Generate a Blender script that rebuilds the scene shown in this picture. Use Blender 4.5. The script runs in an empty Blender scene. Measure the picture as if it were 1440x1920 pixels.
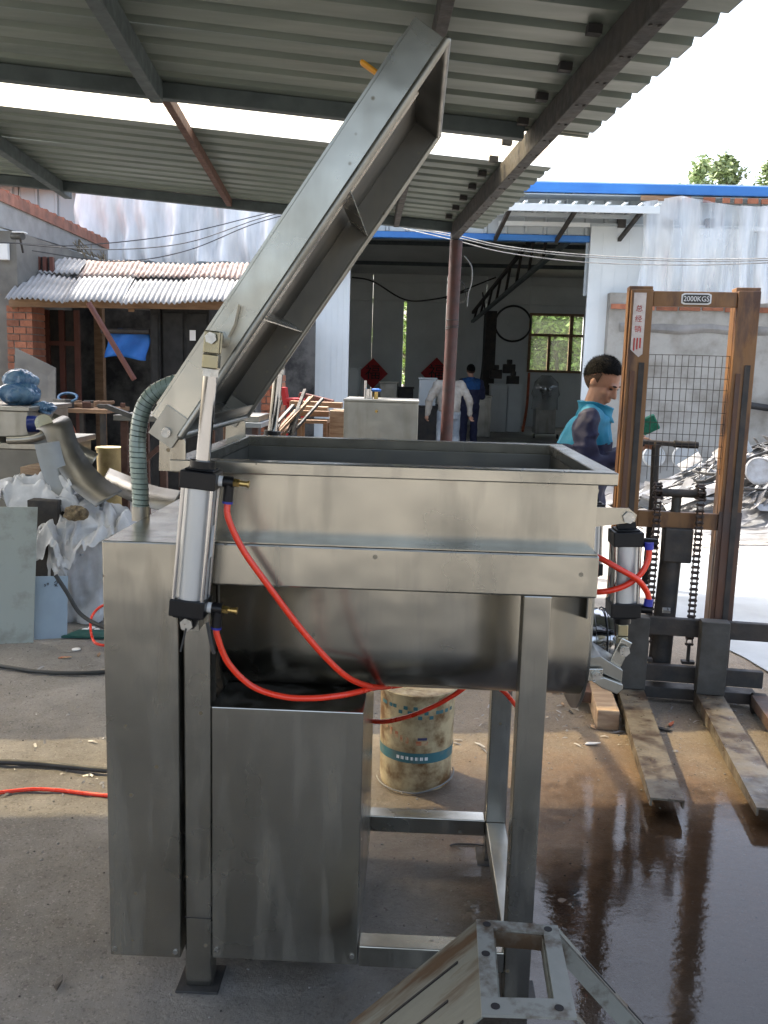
import bpy, bmesh, math, random
import numpy as np
from mathutils import Vector, Matrix, noise
rnd = random.Random(7)
SC = bpy.context.scene
COL = SC.collection
PI = math.pi
# ------------------------------------------------------------------ camera
CH = 1.6
F, PT, YW, RL = 1699.918, 0.157472, 0.031761, 0.028257      # focal (px of 1440), pitch down, yaw, roll
fwd = Vector((-math.sin(YW)*math.cos(PT), math.cos(YW)*math.cos(PT), -math.sin(PT)))
r0 = Vector((math.cos(YW), math.sin(YW), 0)); u0 = r0.cross(fwd)
AX = r0*math.cos(RL) + u0*math.sin(RL); UP = -r0*math.sin(RL) + u0*math.cos(RL)
cam = bpy.data.cameras.new('camera'); co = bpy.data.objects.new('camera', cam); COL.objects.link(co)
co.matrix_world = Matrix((AX, UP, -fwd)).transposed().to_4x4()
co.location = (0, 0, CH)
cam.sensor_fit = 'HORIZONTAL'; cam.sensor_width = 36; cam.lens = 36*F/1440
cam.clip_start = 0.05; cam.clip_end = 2000
SC.camera = co
# ------------------------------------------------------------------ light
SUN_D = Vector((0.75, -0.50, -1.0)).normalized()
W = bpy.data.worlds.new('World'); SC.world = W; W.use_nodes = True
nt = W.node_tree; bg = nt.nodes['Background']
sky = nt.nodes.new('ShaderNodeTexSky'); sky.sky_type = 'NISHITA'; sky.sun_disc = False
sky.sun_elevation = math.asin(-SUN_D.z); sky.sun_rotation = math.atan2(-SUN_D.x, -SUN_D.y)
sky.air_density = 1.0; sky.dust_density = 6.0; sky.ozone_density = 1.0
hs = nt.nodes.new('ShaderNodeHueSaturation'); hs.inputs['Saturation'].default_value = 0.75
nt.links.new(sky.outputs[0], hs.inputs['Color']); nt.links.new(hs.outputs[0], bg.inputs[0])
bg.inputs[1].default_value = 0.15
sl = bpy.data.lights.new('sun', 'SUN'); sl.energy = 2.3; sl.angle = math.radians(0.5); sl.color = (1, .955, .88)
so = bpy.data.objects.new('sun', sl); COL.objects.link(so); so.rotation_euler = SUN_D.to_track_quat('-Z', 'Y').to_euler()
so.location = (-6, 4, 9)
vs = SC.view_settings; vs.view_transform = 'Standard'; vs.look = 'None'; vs.exposure = 2.28; vs.gamma = 1; vs.use_curve_mapping = False
SC.cycles.max_bounces = 8; SC.cycles.diffuse_bounces = 4; SC.cycles.glossy_bounces = 4
SC.cycles.transparent_max_bounces = 12; SC.cycles.use_denoising = True
SC.cycles.sample_clamp_indirect = 6; SC.cycles.caustics_reflective = False; SC.cycles.caustics_refractive = False

def P(u, v, Y):                       # photo pixel at depth Y -> world point
    q = AX*((u-720)/F) - UP*((v-960)/F) + fwd
    return Vector((0, 0, CH)) + q*(Y/q.y)
def G(u, v, z=0.0):                   # photo pixel on the level z -> world point
    q = AX*((u-720)/F) - UP*((v-960)/F) + fwd
    return Vector((0, 0, CH)) + q*((z-CH)/q.z)

# ------------------------------------------------------------------ materials
MT = {}
def nd(t, typ, **k):
    n = t.nodes.new(typ)
    for a, b in k.items(): setattr(n, a, b)
    return n
def lk(t, a, b): t.links.new(a, b)
def c4(c): return (c[0], c[1], c[2], 1)
def mat(name, col, rough=.5, metal=0., col2=None, scale=6., amt=.5, bump=0., bscale=None, rvar=.12, stretch=(1, 1, 1), rand=0., spec=.5, detail=6., coat=0., thr=(.35, .65), alpha=None, aniso=0.):
    m = bpy.data.materials.new(name); m.use_nodes = True; t = m.node_tree; b = t.nodes['Principled BSDF']
    tc = nd(t, 'ShaderNodeTexCoord'); mp = nd(t, 'ShaderNodeMapping'); mp.inputs['Scale'].default_value = stretch
    lk(t, tc.outputs['Object'], mp.inputs[0])
    n1 = nd(t, 'ShaderNodeTexNoise'); n1.inputs['Scale'].default_value = scale; n1.inputs['Detail'].default_value = detail; n1.inputs['Roughness'].default_value = .62
    lk(t, mp.outputs[0], n1.inputs['Vector'])
    rp = nd(t, 'ShaderNodeMapRange'); rp.inputs['From Min'].default_value = thr[0]; rp.inputs['From Max'].default_value = thr[1]
    lk(t, n1.outputs['Fac'], rp.inputs['Value'])
    mx = nd(t, 'ShaderNodeMix', data_type='RGBA')
    c2 = col2 if col2 else tuple(c*(1-amt) for c in col)
    mx.inputs['A'].default_value = c4(col); mx.inputs['B'].default_value = c4(c2)
    lk(t, rp.outputs[0], mx.inputs['Factor']); out = mx.outputs['Result']
    if rand > 0:
        oi = nd(t, 'ShaderNodeObjectInfo'); h = nd(t, 'ShaderNodeHueSaturation'); mr = nd(t, 'ShaderNodeMapRange')
        mr.inputs['To Min'].default_value = 1-rand; mr.inputs['To Max'].default_value = 1+rand
        lk(t, oi.outputs['Random'], mr.inputs['Value']); lk(t, mr.outputs[0], h.inputs['Value']); lk(t, out, h.inputs['Color']); out = h.outputs[0]
    lk(t, out, b.inputs['Base Color'])
    b.inputs['Metallic'].default_value = metal; b.inputs['Specular IOR Level'].default_value = spec
    n2 = nd(t, 'ShaderNodeTexNoise'); n2.inputs['Scale'].default_value = scale*2.3; n2.inputs['Detail'].default_value = 5
    lk(t, mp.outputs[0], n2.inputs['Vector'])
    rr = nd(t, 'ShaderNodeMapRange'); rr.inputs['From Min'].default_value = .3; rr.inputs['From Max'].default_value = .7
    rr.inputs['To Min'].default_value = max(.02, rough-rvar); rr.inputs['To Max'].default_value = min(1, rough+rvar)
    lk(t, n2.outputs['Fac'], rr.inputs['Value']); lk(t, rr.outputs[0], b.inputs['Roughness'])
    if coat: b.inputs['Coat Weight'].default_value = coat
    if aniso: b.inputs['Anisotropic'].default_value = aniso
    if bump > 0:
        n3 = nd(t, 'ShaderNodeTexNoise'); n3.inputs['Scale'].default_value = bscale or scale*5; n3.inputs['Detail'].default_value = 6
        lk(t, mp.outputs[0], n3.inputs['Vector'])
        bp = nd(t, 'ShaderNodeBump'); bp.inputs['Strength'].default_value = bump; bp.inputs['Distance'].default_value = .01
        lk(t, n3.outputs['Fac'], bp.inputs['Height']); lk(t, bp.outputs[0], b.inputs['Normal'])
    if alpha is not None: b.inputs['Alpha'].default_value = alpha
    MT[name] = m
    return m
def steel(name, col=(.40, .387, .342), rough=.25, brush='x', smudge=.18, dirt=(.16, .145, .11), dirtamt=.30, wav=.08):
    """brushed stainless sheet: fine brush lines, smudges, stains, slight waviness"""
    m = bpy.data.materials.new(name); m.use_nodes = True; t = m.node_tree; b = t.nodes['Principled BSDF']
    tc = nd(t, 'ShaderNodeTexCoord')
    mp = nd(t, 'ShaderNodeMapping'); mp.inputs['Scale'].default_value = {'x': (3, 160, 160), 'z': (160, 160, 3), 'y': (160, 3, 160), 'n': (40, 40, 40)}[brush]
    lk(t, tc.outputs['Object'], mp.inputs[0])
    n1 = nd(t, 'ShaderNodeTexNoise'); n1.inputs['Scale'].default_value = 1.; n1.inputs['Detail'].default_value = 3
    lk(t, mp.outputs[0], n1.inputs['Vector'])
    n2 = nd(t, 'ShaderNodeTexNoise'); n2.inputs['Scale'].default_value = 4.5; n2.inputs['Detail'].default_value = 4; n2.inputs['Roughness'].default_value = .5
    lk(t, tc.outputs['Object'], n2.inputs['Vector'])
    mp2 = nd(t, 'ShaderNodeMapping'); mp2.inputs['Scale'].default_value = (14, 14, 2.2); lk(t, tc.outputs['Object'], mp2.inputs[0])
    n4 = nd(t, 'ShaderNodeTexNoise'); n4.inputs['Scale'].default_value = 1.; n4.inputs['Detail'].default_value = 4; n4.inputs['Roughness'].default_value = .5
    lk(t, mp2.outputs[0], n4.inputs['Vector'])
    r4 = nd(t, 'ShaderNodeMapRange'); r4.inputs['From Min'].default_value = .50; r4.inputs['From Max'].default_value = .74; r4.inputs['To Max'].default_value = dirtamt
    lk(t, n4.outputs['Fac'], r4.inputs['Value'])
    vo = nd(t, 'ShaderNodeTexVoronoi'); vo.inputs['Scale'].default_value = 16
    lk(t, tc.outputs['Object'], vo.inputs['Vector'])
    rv = nd(t, 'ShaderNodeMapRange'); rv.inputs['From Min'].default_value = .11; rv.inputs['From Max'].default_value = .06; rv.inputs['To Max'].default_value = .95
    lk(t, vo.outputs['Distance'], rv.inputs['Value'])
    wn = nd(t, 'ShaderNodeMath', operation='GREATER_THAN'); wn.inputs[1].default_value = .62
    lk(t, vo.outputs['Color'], wn.inputs[0])
    sp = nd(t, 'ShaderNodeMath', operation='MULTIPLY'); lk(t, rv.outputs[0], sp.inputs[0]); lk(t, wn.outputs[0], sp.inputs[1])
    mxm = nd(t, 'ShaderNodeMath', operation='MAXIMUM'); lk(t, r4.outputs[0], mxm.inputs[0]); lk(t, sp.outputs[0], mxm.inputs[1])
    base = nd(t, 'ShaderNodeMix', data_type='RGBA'); base.inputs['A'].default_value = c4(col); base.inputs['B'].default_value = c4(tuple(c*.72 for c in col))
    rb = nd(t, 'ShaderNodeMapRange'); rb.inputs['From Min'].default_value = .35; rb.inputs['From Max'].default_value = .7
    lk(t, n2.outputs['Fac'], rb.inputs['Value']); lk(t, rb.outputs[0], base.inputs['Factor'])
    mx = nd(t, 'ShaderNodeMix', data_type='RGBA'); mx.inputs['B'].default_value = c4(dirt)
    lk(t, base.outputs['Result'], mx.inputs['A']); lk(t, mxm.outputs[0], mx.inputs['Factor']); lk(t, mx.outputs['Result'], b.inputs['Base Color'])
    b.inputs['Metallic'].default_value = 1.; b.inputs['Anisotropic'].default_value = .45
    md = nd(t, 'ShaderNodeMath', operation='MULTIPLY_ADD'); md.inputs[1].default_value = -.75; md.inputs[2].default_value = 1.0
    lk(t, mxm.outputs[0], md.inputs[0]); lk(t, md.outputs[0], b.inputs['Metallic'])
    ra = nd(t, 'ShaderNodeMath', operation='MULTIPLY_ADD'); ra.inputs[1].default_value = smudge; ra.inputs[2].default_value = rough-smudge*.5
    lk(t, n2.outputs['Fac'], ra.inputs[0])
    rb2 = nd(t, 'ShaderNodeMath', operation='MULTIPLY_ADD'); rb2.inputs[1].default_value = .0
    lk(t, n1.outputs['Fac'], rb2.inputs[0]); lk(t, ra.outputs[0], rb2.inputs[2]); lk(t, rb2.outputs[0], b.inputs['Roughness'])
    n5 = nd(t, 'ShaderNodeTexNoise'); n5.inputs['Scale'].default_value = 5.; n5.inputs['Detail'].default_value = 2
    lk(t, tc.outputs['Object'], n5.inputs['Vector'])
    b1 = nd(t, 'ShaderNodeBump'); b1.inputs['Strength'].default_value = wav; b1.inputs['Distance'].default_value = .05
    lk(t, n5.outputs['Fac'], b1.inputs['Height'])
    b2 = nd(t, 'ShaderNodeBump'); b2.inputs['Strength'].default_value = .0; b2.inputs['Distance'].default_value = .002
    lk(t, n1.outputs['Fac'], b2.inputs['Height']); lk(t, b1.outputs[0], b2.inputs['Normal']); lk(t, b2.outputs[0], b.inputs['Normal'])
    MT[name] = m
    return m
def thin(name, tint, opac, gloss=.1, rough=.15, transl=.5, diff=(.8, .8, .8), streak=None, var=.2):
    """thin sheet: part clear, part diffuse/translucent, with a fresnel gloss"""
    m = bpy.data.materials.new(name); m.use_nodes = True; t = m.node_tree
    t.nodes.remove(t.nodes['Principled BSDF']); out = t.nodes['Material Output']
    tr = nd(t, 'ShaderNodeBsdfTransparent'); tr.inputs[0].default_value = c4(tint)
    tl = nd(t, 'ShaderNodeBsdfTranslucent'); tl.inputs[0].default_value = c4(diff)
    df = nd(t, 'ShaderNodeBsdfDiffuse'); df.inputs[0].default_value = c4(diff)
    ms = nd(t, 'ShaderNodeMixShader'); ms.inputs[0].default_value = transl; lk(t, df.outputs[0], ms.inputs[1]); lk(t, tl.outputs[0], ms.inputs[2])
    m2 = nd(t, 'ShaderNodeMixShader'); lk(t, tr.outputs[0], m2.inputs[1]); lk(t, ms.outputs[0], m2.inputs[2])
    tc = nd(t, 'ShaderNodeTexCoord'); n = nd(t, 'ShaderNodeTexNoise'); n.inputs['Scale'].default_value = 2.5; n.inputs['Detail'].default_value = 5
    if streak:
        mp = nd(t, 'ShaderNodeMapping'); mp.inputs['Scale'].default_value = streak; lk(t, tc.outputs['Object'], mp.inputs[0]); lk(t, mp.outputs[0], n.inputs['Vector'])
    else: lk(t, tc.outputs['Object'], n.inputs['Vector'])
    mr = nd(t, 'ShaderNodeMapRange'); mr.inputs['From Min'].default_value = .3; mr.inputs['From Max'].default_value = .7; mr.inputs['To Min'].default_value = opac*(1-var); mr.inputs['To Max'].default_value = min(1, opac*(1+var))
    lk(t, n.outputs['Fac'], mr.inputs['Value']); lk(t, mr.outputs[0], m2.inputs[0])
    gl = nd(t, 'ShaderNodeBsdfGlossy'); gl.inputs['Roughness'].default_value = rough; gl.inputs[0].default_value = (.9, .9, .9, 1)
    fr = nd(t, 'ShaderNodeLayerWeight'); fr.inputs[0].default_value = .5
    fp = nd(t, 'ShaderNodeMath', operation='POWER'); fp.inputs[1].default_value = 4.; lk(t, fr.outputs['Facing'], fp.inputs[0])
    ad = nd(t, 'ShaderNodeMath', operation='MULTIPLY_ADD'); ad.inputs[1].default_value = .25; ad.inputs[2].default_value = gloss; lk(t, fp.outputs[0], ad.inputs[0])
    m3 = nd(t, 'ShaderNodeMixShader'); lk(t, ad.outputs[0], m3.inputs[0]); lk(t, m2.outputs[0], m3.inputs[1]); lk(t, gl.outputs[0], m3.inputs[2])
    lk(t, m3.outputs[0], out.inputs[0]); MT[name] = m
    return m

steel('steel_x', brush='x', dirtamt=.38); steel('steel_z', brush='z', col=(.39, .376, .33), dirt=(.15, .115, .065), dirtamt=.6)
steel('steel_lid', col=(.47, .462, .415), brush='n', rough=.27, dirtamt=.25)
steel('steel_dull', col=(.34, .335, .305), brush='n', rough=.38, dirtamt=.5, smudge=.3)
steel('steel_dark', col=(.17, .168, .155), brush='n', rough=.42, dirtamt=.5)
mat('chrome', (.45, .45, .45), .10, 1, amt=.1, rvar=.05)
mat('aluminium', (.50, .51, .51), .42, .55, amt=.04, scale=3, rvar=.02)
mat('seal', (.42, .38, .32), .7, 0, col2=(.28, .24, .19), scale=9)
mat('black_plastic', (.006, .006, .007), .42, 0, amt=.3, spec=.3)
mat('black_rubber', (.02, .02, .02), .65, 0, amt=.4)
mat('red_hose', (.80, .04, .012), .28, 0, amt=.12, spec=.6)
mat('blue_ring', (.02, .03, .35), .4)
mat('brass', (.55, .38, .14), .3, 1, amt=.3)
mat('zinc_yellow', (.36, .31, .18), .28, 1, col2=(.30, .28, .21), scale=5)
mat('bolt', (.5, .49, .46), .35, 1, amt=.3, scale=40)
mat('yellow_grip', (.85, .38, .02), .45, 0, amt=.15)
mat('green_hose', (.33, .42, .36), .25, 0, amt=.3, spec=.6)
mat('green_coil', (.12, .17, .15), .4, 0)
mat('roof_sheet', (.185, .22, .195), .45, .1, col2=(.13, .16, .142), scale=3.5, stretch=(.35, 2, 1), rvar=.08)
mat('beam_grey', (.075, .098, .102), .6, 0, col2=(.048, .064, .068), scale=8, bump=.1)
mat('beam_rust', (.065, .03, .022), .75, 0, col2=(.10, .048, .032), scale=12, bump=.2)
mat('beam_dark', (.017, .019, .021), .7, 0, col2=(.036, .032, .028), scale=10, bump=.2)
mat('column_red', (.07, .02, .015), .55, 0, col2=(.04, .017, .014), scale=11, bump=.15)
thin('translucent_sheet', (.95, .78, .48), .52, .0, .3, .75, (.86, .86, .80))
mat('wall_metal', (.44, .48, .50), .4, .35, col2=(.36, .40, .42), scale=1.5, stretch=(1, 1, .25))
mat('white_panel', (.66, .70, .71), .4, 0, col2=(.58, .62, .63), scale=1.2)
mat('panel_grey', (.66, .69, .68), .6, 0, col2=(.55, .58, .57), scale=1.0)
mat('blue_trim', (.02, .13, .42), .45, 0, col2=(.03, .17, .48), scale=2)
mat('concrete', (.25, .24, .225), .9, 0, col2=(.12, .115, .105), scale=1.7, bump=.35, bscale=14, thr=(.42, .72))
mat('concrete_lt', (.33, .32, .29), .9, 0, col2=(.17, .155, .13), scale=2.6, bump=.35, bscale=12, thr=(.42, .75))
mat('plaster', (.20, .19, .165), .9, 0, col2=(.11, .105, .095), scale=2.2, bump=.25, bscale=16)
mat('charred_and_shade', (.10, .097, .09), .9, 0, col2=(.018, .018, .018), scale=2.2, bump=.3, thr=(.42, .6))  # soot on the burnt wall, painted awning shade on the low wall
mat('brick', (.34, .13, .07), .85, 0, col2=(.22, .085, .05), scale=9, bump=.4, rand=.28)
mat('mortar', (.24, .22, .20), .95, 0, col2=(.14, .13, .12), scale=14, bump=.4)
mat('tile', (.34, .15, .10), .85, 0, col2=(.20, .10, .07), scale=5, bump=.2, rand=.2)
mat('asbestos', (.33, .325, .315), .85, 0, col2=(.21, .205, .195), scale=2.2, bump=.2, bscale=25)
mat('asbestos_old', (.33, .29, .255), .9, 0, col2=(.17, .095, .07), scale=11, bump=.3)
mat('wood', (.27, .17, .10), .75, 0, col2=(.17, .10, .055), scale=4, stretch=(1, 6, 6), bump=.2)
mat('wood_pale', (.42, .31, .20), .8, 0, col2=(.25, .16, .10), scale=5, stretch=(1, 6, 6), bump=.2)
mat('wood_red', (.11, .04, .028), .6, 0, col2=(.14, .05, .035), scale=6)
mat('dark_iron', (.026, .027, .027), .65, .2, col2=(.055, .045, .037), scale=9, bump=.2)
mat('grey_iron', (.075, .075, .07), .55, .3, col2=(.042, .04, .036), scale=7, bump=.15)
mat('mast_paint', (.20, .098, .034), .55, 0, col2=(.075, .035, .02), scale=9, stretch=(1, 1, .3), bump=.2, thr=(.46, .62))
mat('mast_rust', (.115, .055, .032), .65, .1, col2=(.06, .045, .04), scale=7, stretch=(1, 1, .4), bump=.2)
mat('chain', (.035, .03, .028), .5, .6, col2=(.09, .06, .045), scale=60)
mat('black_sheet', (.008, .0085, .008), .7, 0, amt=.4)
mat('blue_sheet', (.015, .16, .55), .6, 0, col2=(.01, .10, .40), scale=4, bump=.3, bscale=8)
mat('blue_wrap', (.03, .10, .22), .3, 0, col2=(.10, .19, .28), scale=12, bump=.4, bscale=30)
mat('blue_paint', (.01, .03, .20), .4, 0)
mat('white_sack', (.58, .59, .60), .5, 0, col2=(.40, .41, .42), scale=6, bump=.3, bscale=22)
mat('straw', (.30, .23, .13), .9, 0, col2=(.08, .06, .04), scale=30, bump=.8)
mat('blue_panel', (.27, .35, .42), .45, 0, col2=(.23, .30, .37), scale=3)
mat('stained_panel', (.30, .33, .30), .55, 0, col2=(.14, .13, .10), scale=5, thr=(.52, .78))
mat('green_plate', (.008, .075, .06), .5, 0, amt=.3)
mat('green_pad', (.015, .20, .12), .8, 0, col2=(.01, .13, .08), scale=60, bump=.4)
mat('cable', (.035, .037, .036), .6, 0)
mat('wire_dark', (.03, .03, .03), .6)
mat('guard_wire', (.10, .085, .07), .6, .3)
mat('wire_pale', (.24, .24, .23), .55)
mat('bucket', (.45, .37, .22), .55, 0, col2=(.13, .065, .02), scale=11, thr=(.42, .64), bump=.06)
mat('bucket_teal', (.035, .13, .15), .55, 0, col2=(.13, .14, .10), scale=14, thr=(.5, .75))
mat('bucket_red', (.42, .12, .05), .6, 0, col2=(.45, .35, .2), scale=40, thr=(.4, .6))
mat('bucket_navy', (.05, .05, .13), .6)
mat('yellow_bucket', (.45, .36, .16), .55, 0, col2=(.25, .18, .08), scale=8)
mat('red_paper', (.38, .012, .016), .6, 0, amt=.15)
mat('ink', (.012, .010, .010), .7)
mat('ink_red', (.55, .06, .05), .7)
mat('white_paint', (.78, .78, .76), .5, 0, amt=.1)
mat('sticker', (.66, .60, .56), .6, 0, col2=(.5, .44, .4), scale=20)
mat('frame_paint', (.23, .232, .205), .6, .2, col2=(.075, .05, .03), scale=11, thr=(.5, .64), bump=.15)
mat('frame_rusty', (.165, .165, .135), .65, .15, col2=(.075, .042, .018), scale=9, stretch=(.3, 1.4, .3), thr=(.48, .62), bump=.2)
mat('skin', (.45, .255, .17), .5, 0, col2=(.37, .19, .125), scale=12, spec=.4)
mat('hair', (.004, .004, .004), .8, 0, bump=.9, bscale=160, spec=.12)
mat('hair_fade', (.045, .03, .023), .8, 0, col2=(.10, .06, .04), scale=90, spec=.2)
mat('jacket_navy', (.014, .017, .05), .8, 0, col2=(.02, .023, .06), scale=6, bump=.25, bscale=18)
mat('jacket_cyan', (.008, .22, .36), .75, 0, col2=(.007, .18, .30), scale=5, bump=.25, bscale=16)
mat('cloth_white', (.42, .39, .34), .85, 0, col2=(.28, .25, .21), scale=6, bump=.25, bscale=14)
mat('cloth_jeans', (.22, .25, .28), .85, 0, col2=(.40, .42, .42), scale=6, thr=(.45, .7), bump=.25)
mat('cloth_blue', (.02, .10, .30), .8, 0, bump=.2)
mat('leaf', (.20, .32, .06), .5, 0, col2=(.28, .38, .10), scale=1.5, rand=.2)
mat('leaf_pop', (.22, .29, .12), .5, 0, col2=(.32, .38, .20), scale=1.2, rand=.2)
mat('bark', (.14, .11, .08), .9, 0, bump=.3)
mat('dark_floor', (.26, .25, .23), .6, 0, col2=(.16, .15, .14), scale=1.2)
mat('sheet_pale', (.30, .325, .34), .5, .1, col2=(.22, .235, .24), scale=1.6)
mat('scrap', (.30, .30, .30), .5, .3, col2=(.14, .13, .115), scale=4, rand=.55)
mat('fork_steel', (.135, .118, .09), .42, .2, col2=(.045, .03, .02), scale=9, thr=(.46, .62), bump=.15, rvar=.2)
mat('orange_pipe', (.42, .11, .05), .6)
thin('window_glass', (.86, .90, .84), .14, .02, .05, .3, (.5, .52, .45))
thin('plastic_film', (.97, .98, .98), .66, .05, .14, .18, (.97, .98, .99), (1.6, 1, .22), .5)  # vertical opacity streaks stand in for shading on the folds
thin('plastic_film_clear', (.95, .96, .97), .34, .08, .14, .30, (.93, .95, .97), (1.8, 1, .2), .85)  # fold shading painted in as opacity streaks here too
thin('clear_bag', (.8, .82, .82), .35, .05, .2, .4, (.6, .62, .62))

# ------------------------------------------------------------------ geometry helpers
OFF = {}
class MB:
    def __init__(s, X=None): s.v = []; s.f = []; s.X = X
    def add(s, vs, fs):
        o = len(s.v)
        for p in vs:
            p = Vector(p); s.v.append(s.X @ p if s.X else p)
        for f in fs: s.f.append(tuple(i+o for i in f))
        return s
    def box(s, x0, x1, y0, y1, z0, z1, X=None):
        vs = [(x0,y0,z0),(x1,y0,z0),(x1,y1,z0),(x0,y1,z0),(x0,y0,z1),(x1,y0,z1),(x1,y1,z1),(x0,y1,z1)]
        if X: vs = [X @ Vector(p) for p in vs]
        return s.add(vs, [(0,3,2,1),(4,5,6,7),(0,1,5,4),(1,2,6,5),(2,3,7,6),(3,0,4,7)])
    def bar(s, p0, p1, w, h, up=(0, 0, 1)):
        p0, p1 = Vector(p0), Vector(p1); d = (p1-p0).normalized(); up = Vector(up)
        if abs(d.dot(up)) > .98: up = Vector((0, 1, 0))
        a = d.cross(up).normalized()*w/2; b = a.cross(d).normalized()*h/2
        vs = [p0-a-b, p0+a-b, p0+a+b, p0-a+b, p1-a-b, p1+a-b, p1+a+b, p1-a+b]
        return s.add(vs, [(0,1,2,3),(7,6,5,4),(0,4,5,1),(1,5,6,2),(2,6,7,3),(3,7,4,0)])
    def cyl(s, p0, p1, r, r2=None, n=16):
        p0, p1 = Vector(p0), Vector(p1); r2 = r if r2 is None else r2
        d = (p1-p0).normalized(); a = d.orthogonal().normalized(); b = d.cross(a)
        vs = []
        for p, q in ((p0, r), (p1, r2)):
            for i in range(n):
                t = 2*PI*i/n; vs.append(p + (a*math.cos(t)+b*math.sin(t))*q)
        fs = [(i, (i+1) % n, n+(i+1) % n, n+i) for i in range(n)] + [tuple(range(n-1, -1, -1)), tuple(range(n, 2*n))]
        return s.add(vs, fs)
    def tube(s, path, r, n=8, closed=False):
        path = [Vector(p) for p in path]; m = len(path); rs = r if isinstance(r, (list, tuple)) else [r]*m
        vs = []; prev = None
        for i, p in enumerate(path):
            if closed: d = (path[(i+1) % m]-path[i-1]).normalized()
            else: d = (path[min(i+1, m-1)]-path[max(i-1, 0)]).normalized()
            a = d.orthogonal().normalized() if prev is None else (prev - d*prev.dot(d)).normalized()
            prev = a; b = d.cross(a)
            for k in range(n):
                t = 2*PI*k/n; vs.append(p+(a*math.cos(t)+b*math.sin(t))*rs[i])
        fs = []
        for i in range(m if closed else m-1):
            j = (i+1) % m
            for k in range(n): fs.append((i*n+k, i*n+(k+1) % n, j*n+(k+1) % n, j*n+k))
        if not closed: fs += [tuple(range(n-1, -1, -1)), tuple(range((m-1)*n, m*n))]
        return s.add(vs, fs)
    def lathe(s, prof, c, axis=(0, 0, 1), n=24):
        c = Vector(c); d = Vector(axis).normalized(); a = d.orthogonal().normalized(); b = d.cross(a); vs = []
        for (r, z) in prof:
            for k in range(n):
                t = 2*PI*k/n; vs.append(c+d*z+(a*math.cos(t)+b*math.sin(t))*r)
        m = len(prof); fs = []
        for i in range(m-1):
            for k in range(n): fs.append((i*n+k, i*n+(k+1) % n, (i+1)*n+(k+1) % n, (i+1)*n+k))
        fs += [tuple(range(n-1, -1, -1)), tuple(range((m-1)*n, m*n))]
        return s.add(vs, fs)
    def prism(s, pts, vec):
        pts = [Vector(p) for p in pts]; vec = Vector(vec); n = len(pts)
        return s.add(pts+[p+vec for p in pts], [tuple(range(n-1, -1, -1)), tuple(range(n, 2*n))] + [(i, (i+1) % n, n+(i+1) % n, n+i) for i in range(n)])
    def ell(s, c, r, rot=None, n=12, m=8):
        c = Vector(c); vs = [Vector((0, 0, -1))]; fs = []
        for i in range(1, m):
            ph = -PI/2+PI*i/m
            for k in range(n): vs.append(Vector((math.cos(ph)*math.cos(2*PI*k/n), math.cos(ph)*math.sin(2*PI*k/n), math.sin(ph))))
        vs.append(Vector((0, 0, 1))); L = len(vs)-1
        for k in range(n): fs.append((0, 1+(k+1) % n, 1+k)); fs.append((L, L-n+k, L-n+(k+1) % n))
        for i in range(m-2):
            for k in range(n):
                a = 1+i*n; fs.append((a+k, a+(k+1) % n, a+n+(k+1) % n, a+n+k))
        vs = [Vector((p.x*r[0], p.y*r[1], p.z*r[2])) for p in vs]
        if rot: vs = [rot @ p for p in vs]
        return s.add([p+c for p in vs], fs)
    def loft(s, rings):
        """rings: lists of equal point count -> closed tube with caps"""
        n = len(rings[0]); vs = [p for r in rings for p in r]; m = len(rings); fs = []
        for i in range(m-1):
            for k in range(n): fs.append((i*n+k, i*n+(k+1) % n, (i+1)*n+(k+1) % n, (i+1)*n+k))
        fs += [tuple(range(n-1, -1, -1)), tuple(range((m-1)*n, m*n))]
        return s.add(vs, fs)
    def grid(s, fn, nu, nv):
        vs = [fn(i/(nu-1), j/(nv-1)) for j in range(nv) for i in range(nu)]
        return s.add(vs, [(j*nu+i, j*nu+i+1, (j+1)*nu+i+1, (j+1)*nu+i) for j in range(nv-1) for i in range(nu-1)])
    def build(s, name, m, parent=None, bevel=0, smooth=0, solid=0, loc=None, label=None, kind=None, rec=True):
        me = bpy.data.meshes.new(name)
        if parent is not None: off = OFF[parent]
        elif loc is not None: off = Vector(loc)
        else:
            xs = [p.x for p in s.v]; ys = [p.y for p in s.v]; zs = [p.z for p in s.v]
            off = Vector(((min(xs)+max(xs))/2, (min(ys)+max(ys))/2, min(zs)))
        me.from_pydata([tuple(p-off) for p in s.v], [], s.f)
        if rec:
            bm = bmesh.new(); bm.from_mesh(me); bmesh.ops.recalc_face_normals(bm, faces=bm.faces); bm.to_mesh(me); bm.free()
        me.materials.append(MT[m] if isinstance(m, str) else m)
        if smooth:
            me.polygons.foreach_set('use_smooth', [True]*len(me.polygons)); me.set_sharp_from_angle(angle=math.radians(smooth))
        o = bpy.data.objects.new(name, me); COL.objects.link(o); OFF[o] = off
        if parent is not None: o.parent = parent
        else: o.location = off
        if solid:
            md = o.modifiers.new('thick', 'SOLIDIFY'); md.thickness = solid; md.offset = 0
        if bevel:
            md = o.modifiers.new('bevel', 'BEVEL'); md.width = bevel; md.segments = 2; md.limit_method = 'ANGLE'; md.harden_normals = False
        if label: o['label'] = label
        if kind: o['kind'] = kind
        return o
def tag(o, label, cat, group=None):
    o['label'] = label; o['category'] = cat
    if group: o['group'] = group
    return o
def thing(name, label, cat, loc, group=None):
    o = bpy.data.objects.new(name, None); COL.objects.link(o); o.location = loc; OFF[o] = Vector(loc); o.empty_display_size = .1
    return tag(o, label, cat, group)
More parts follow.
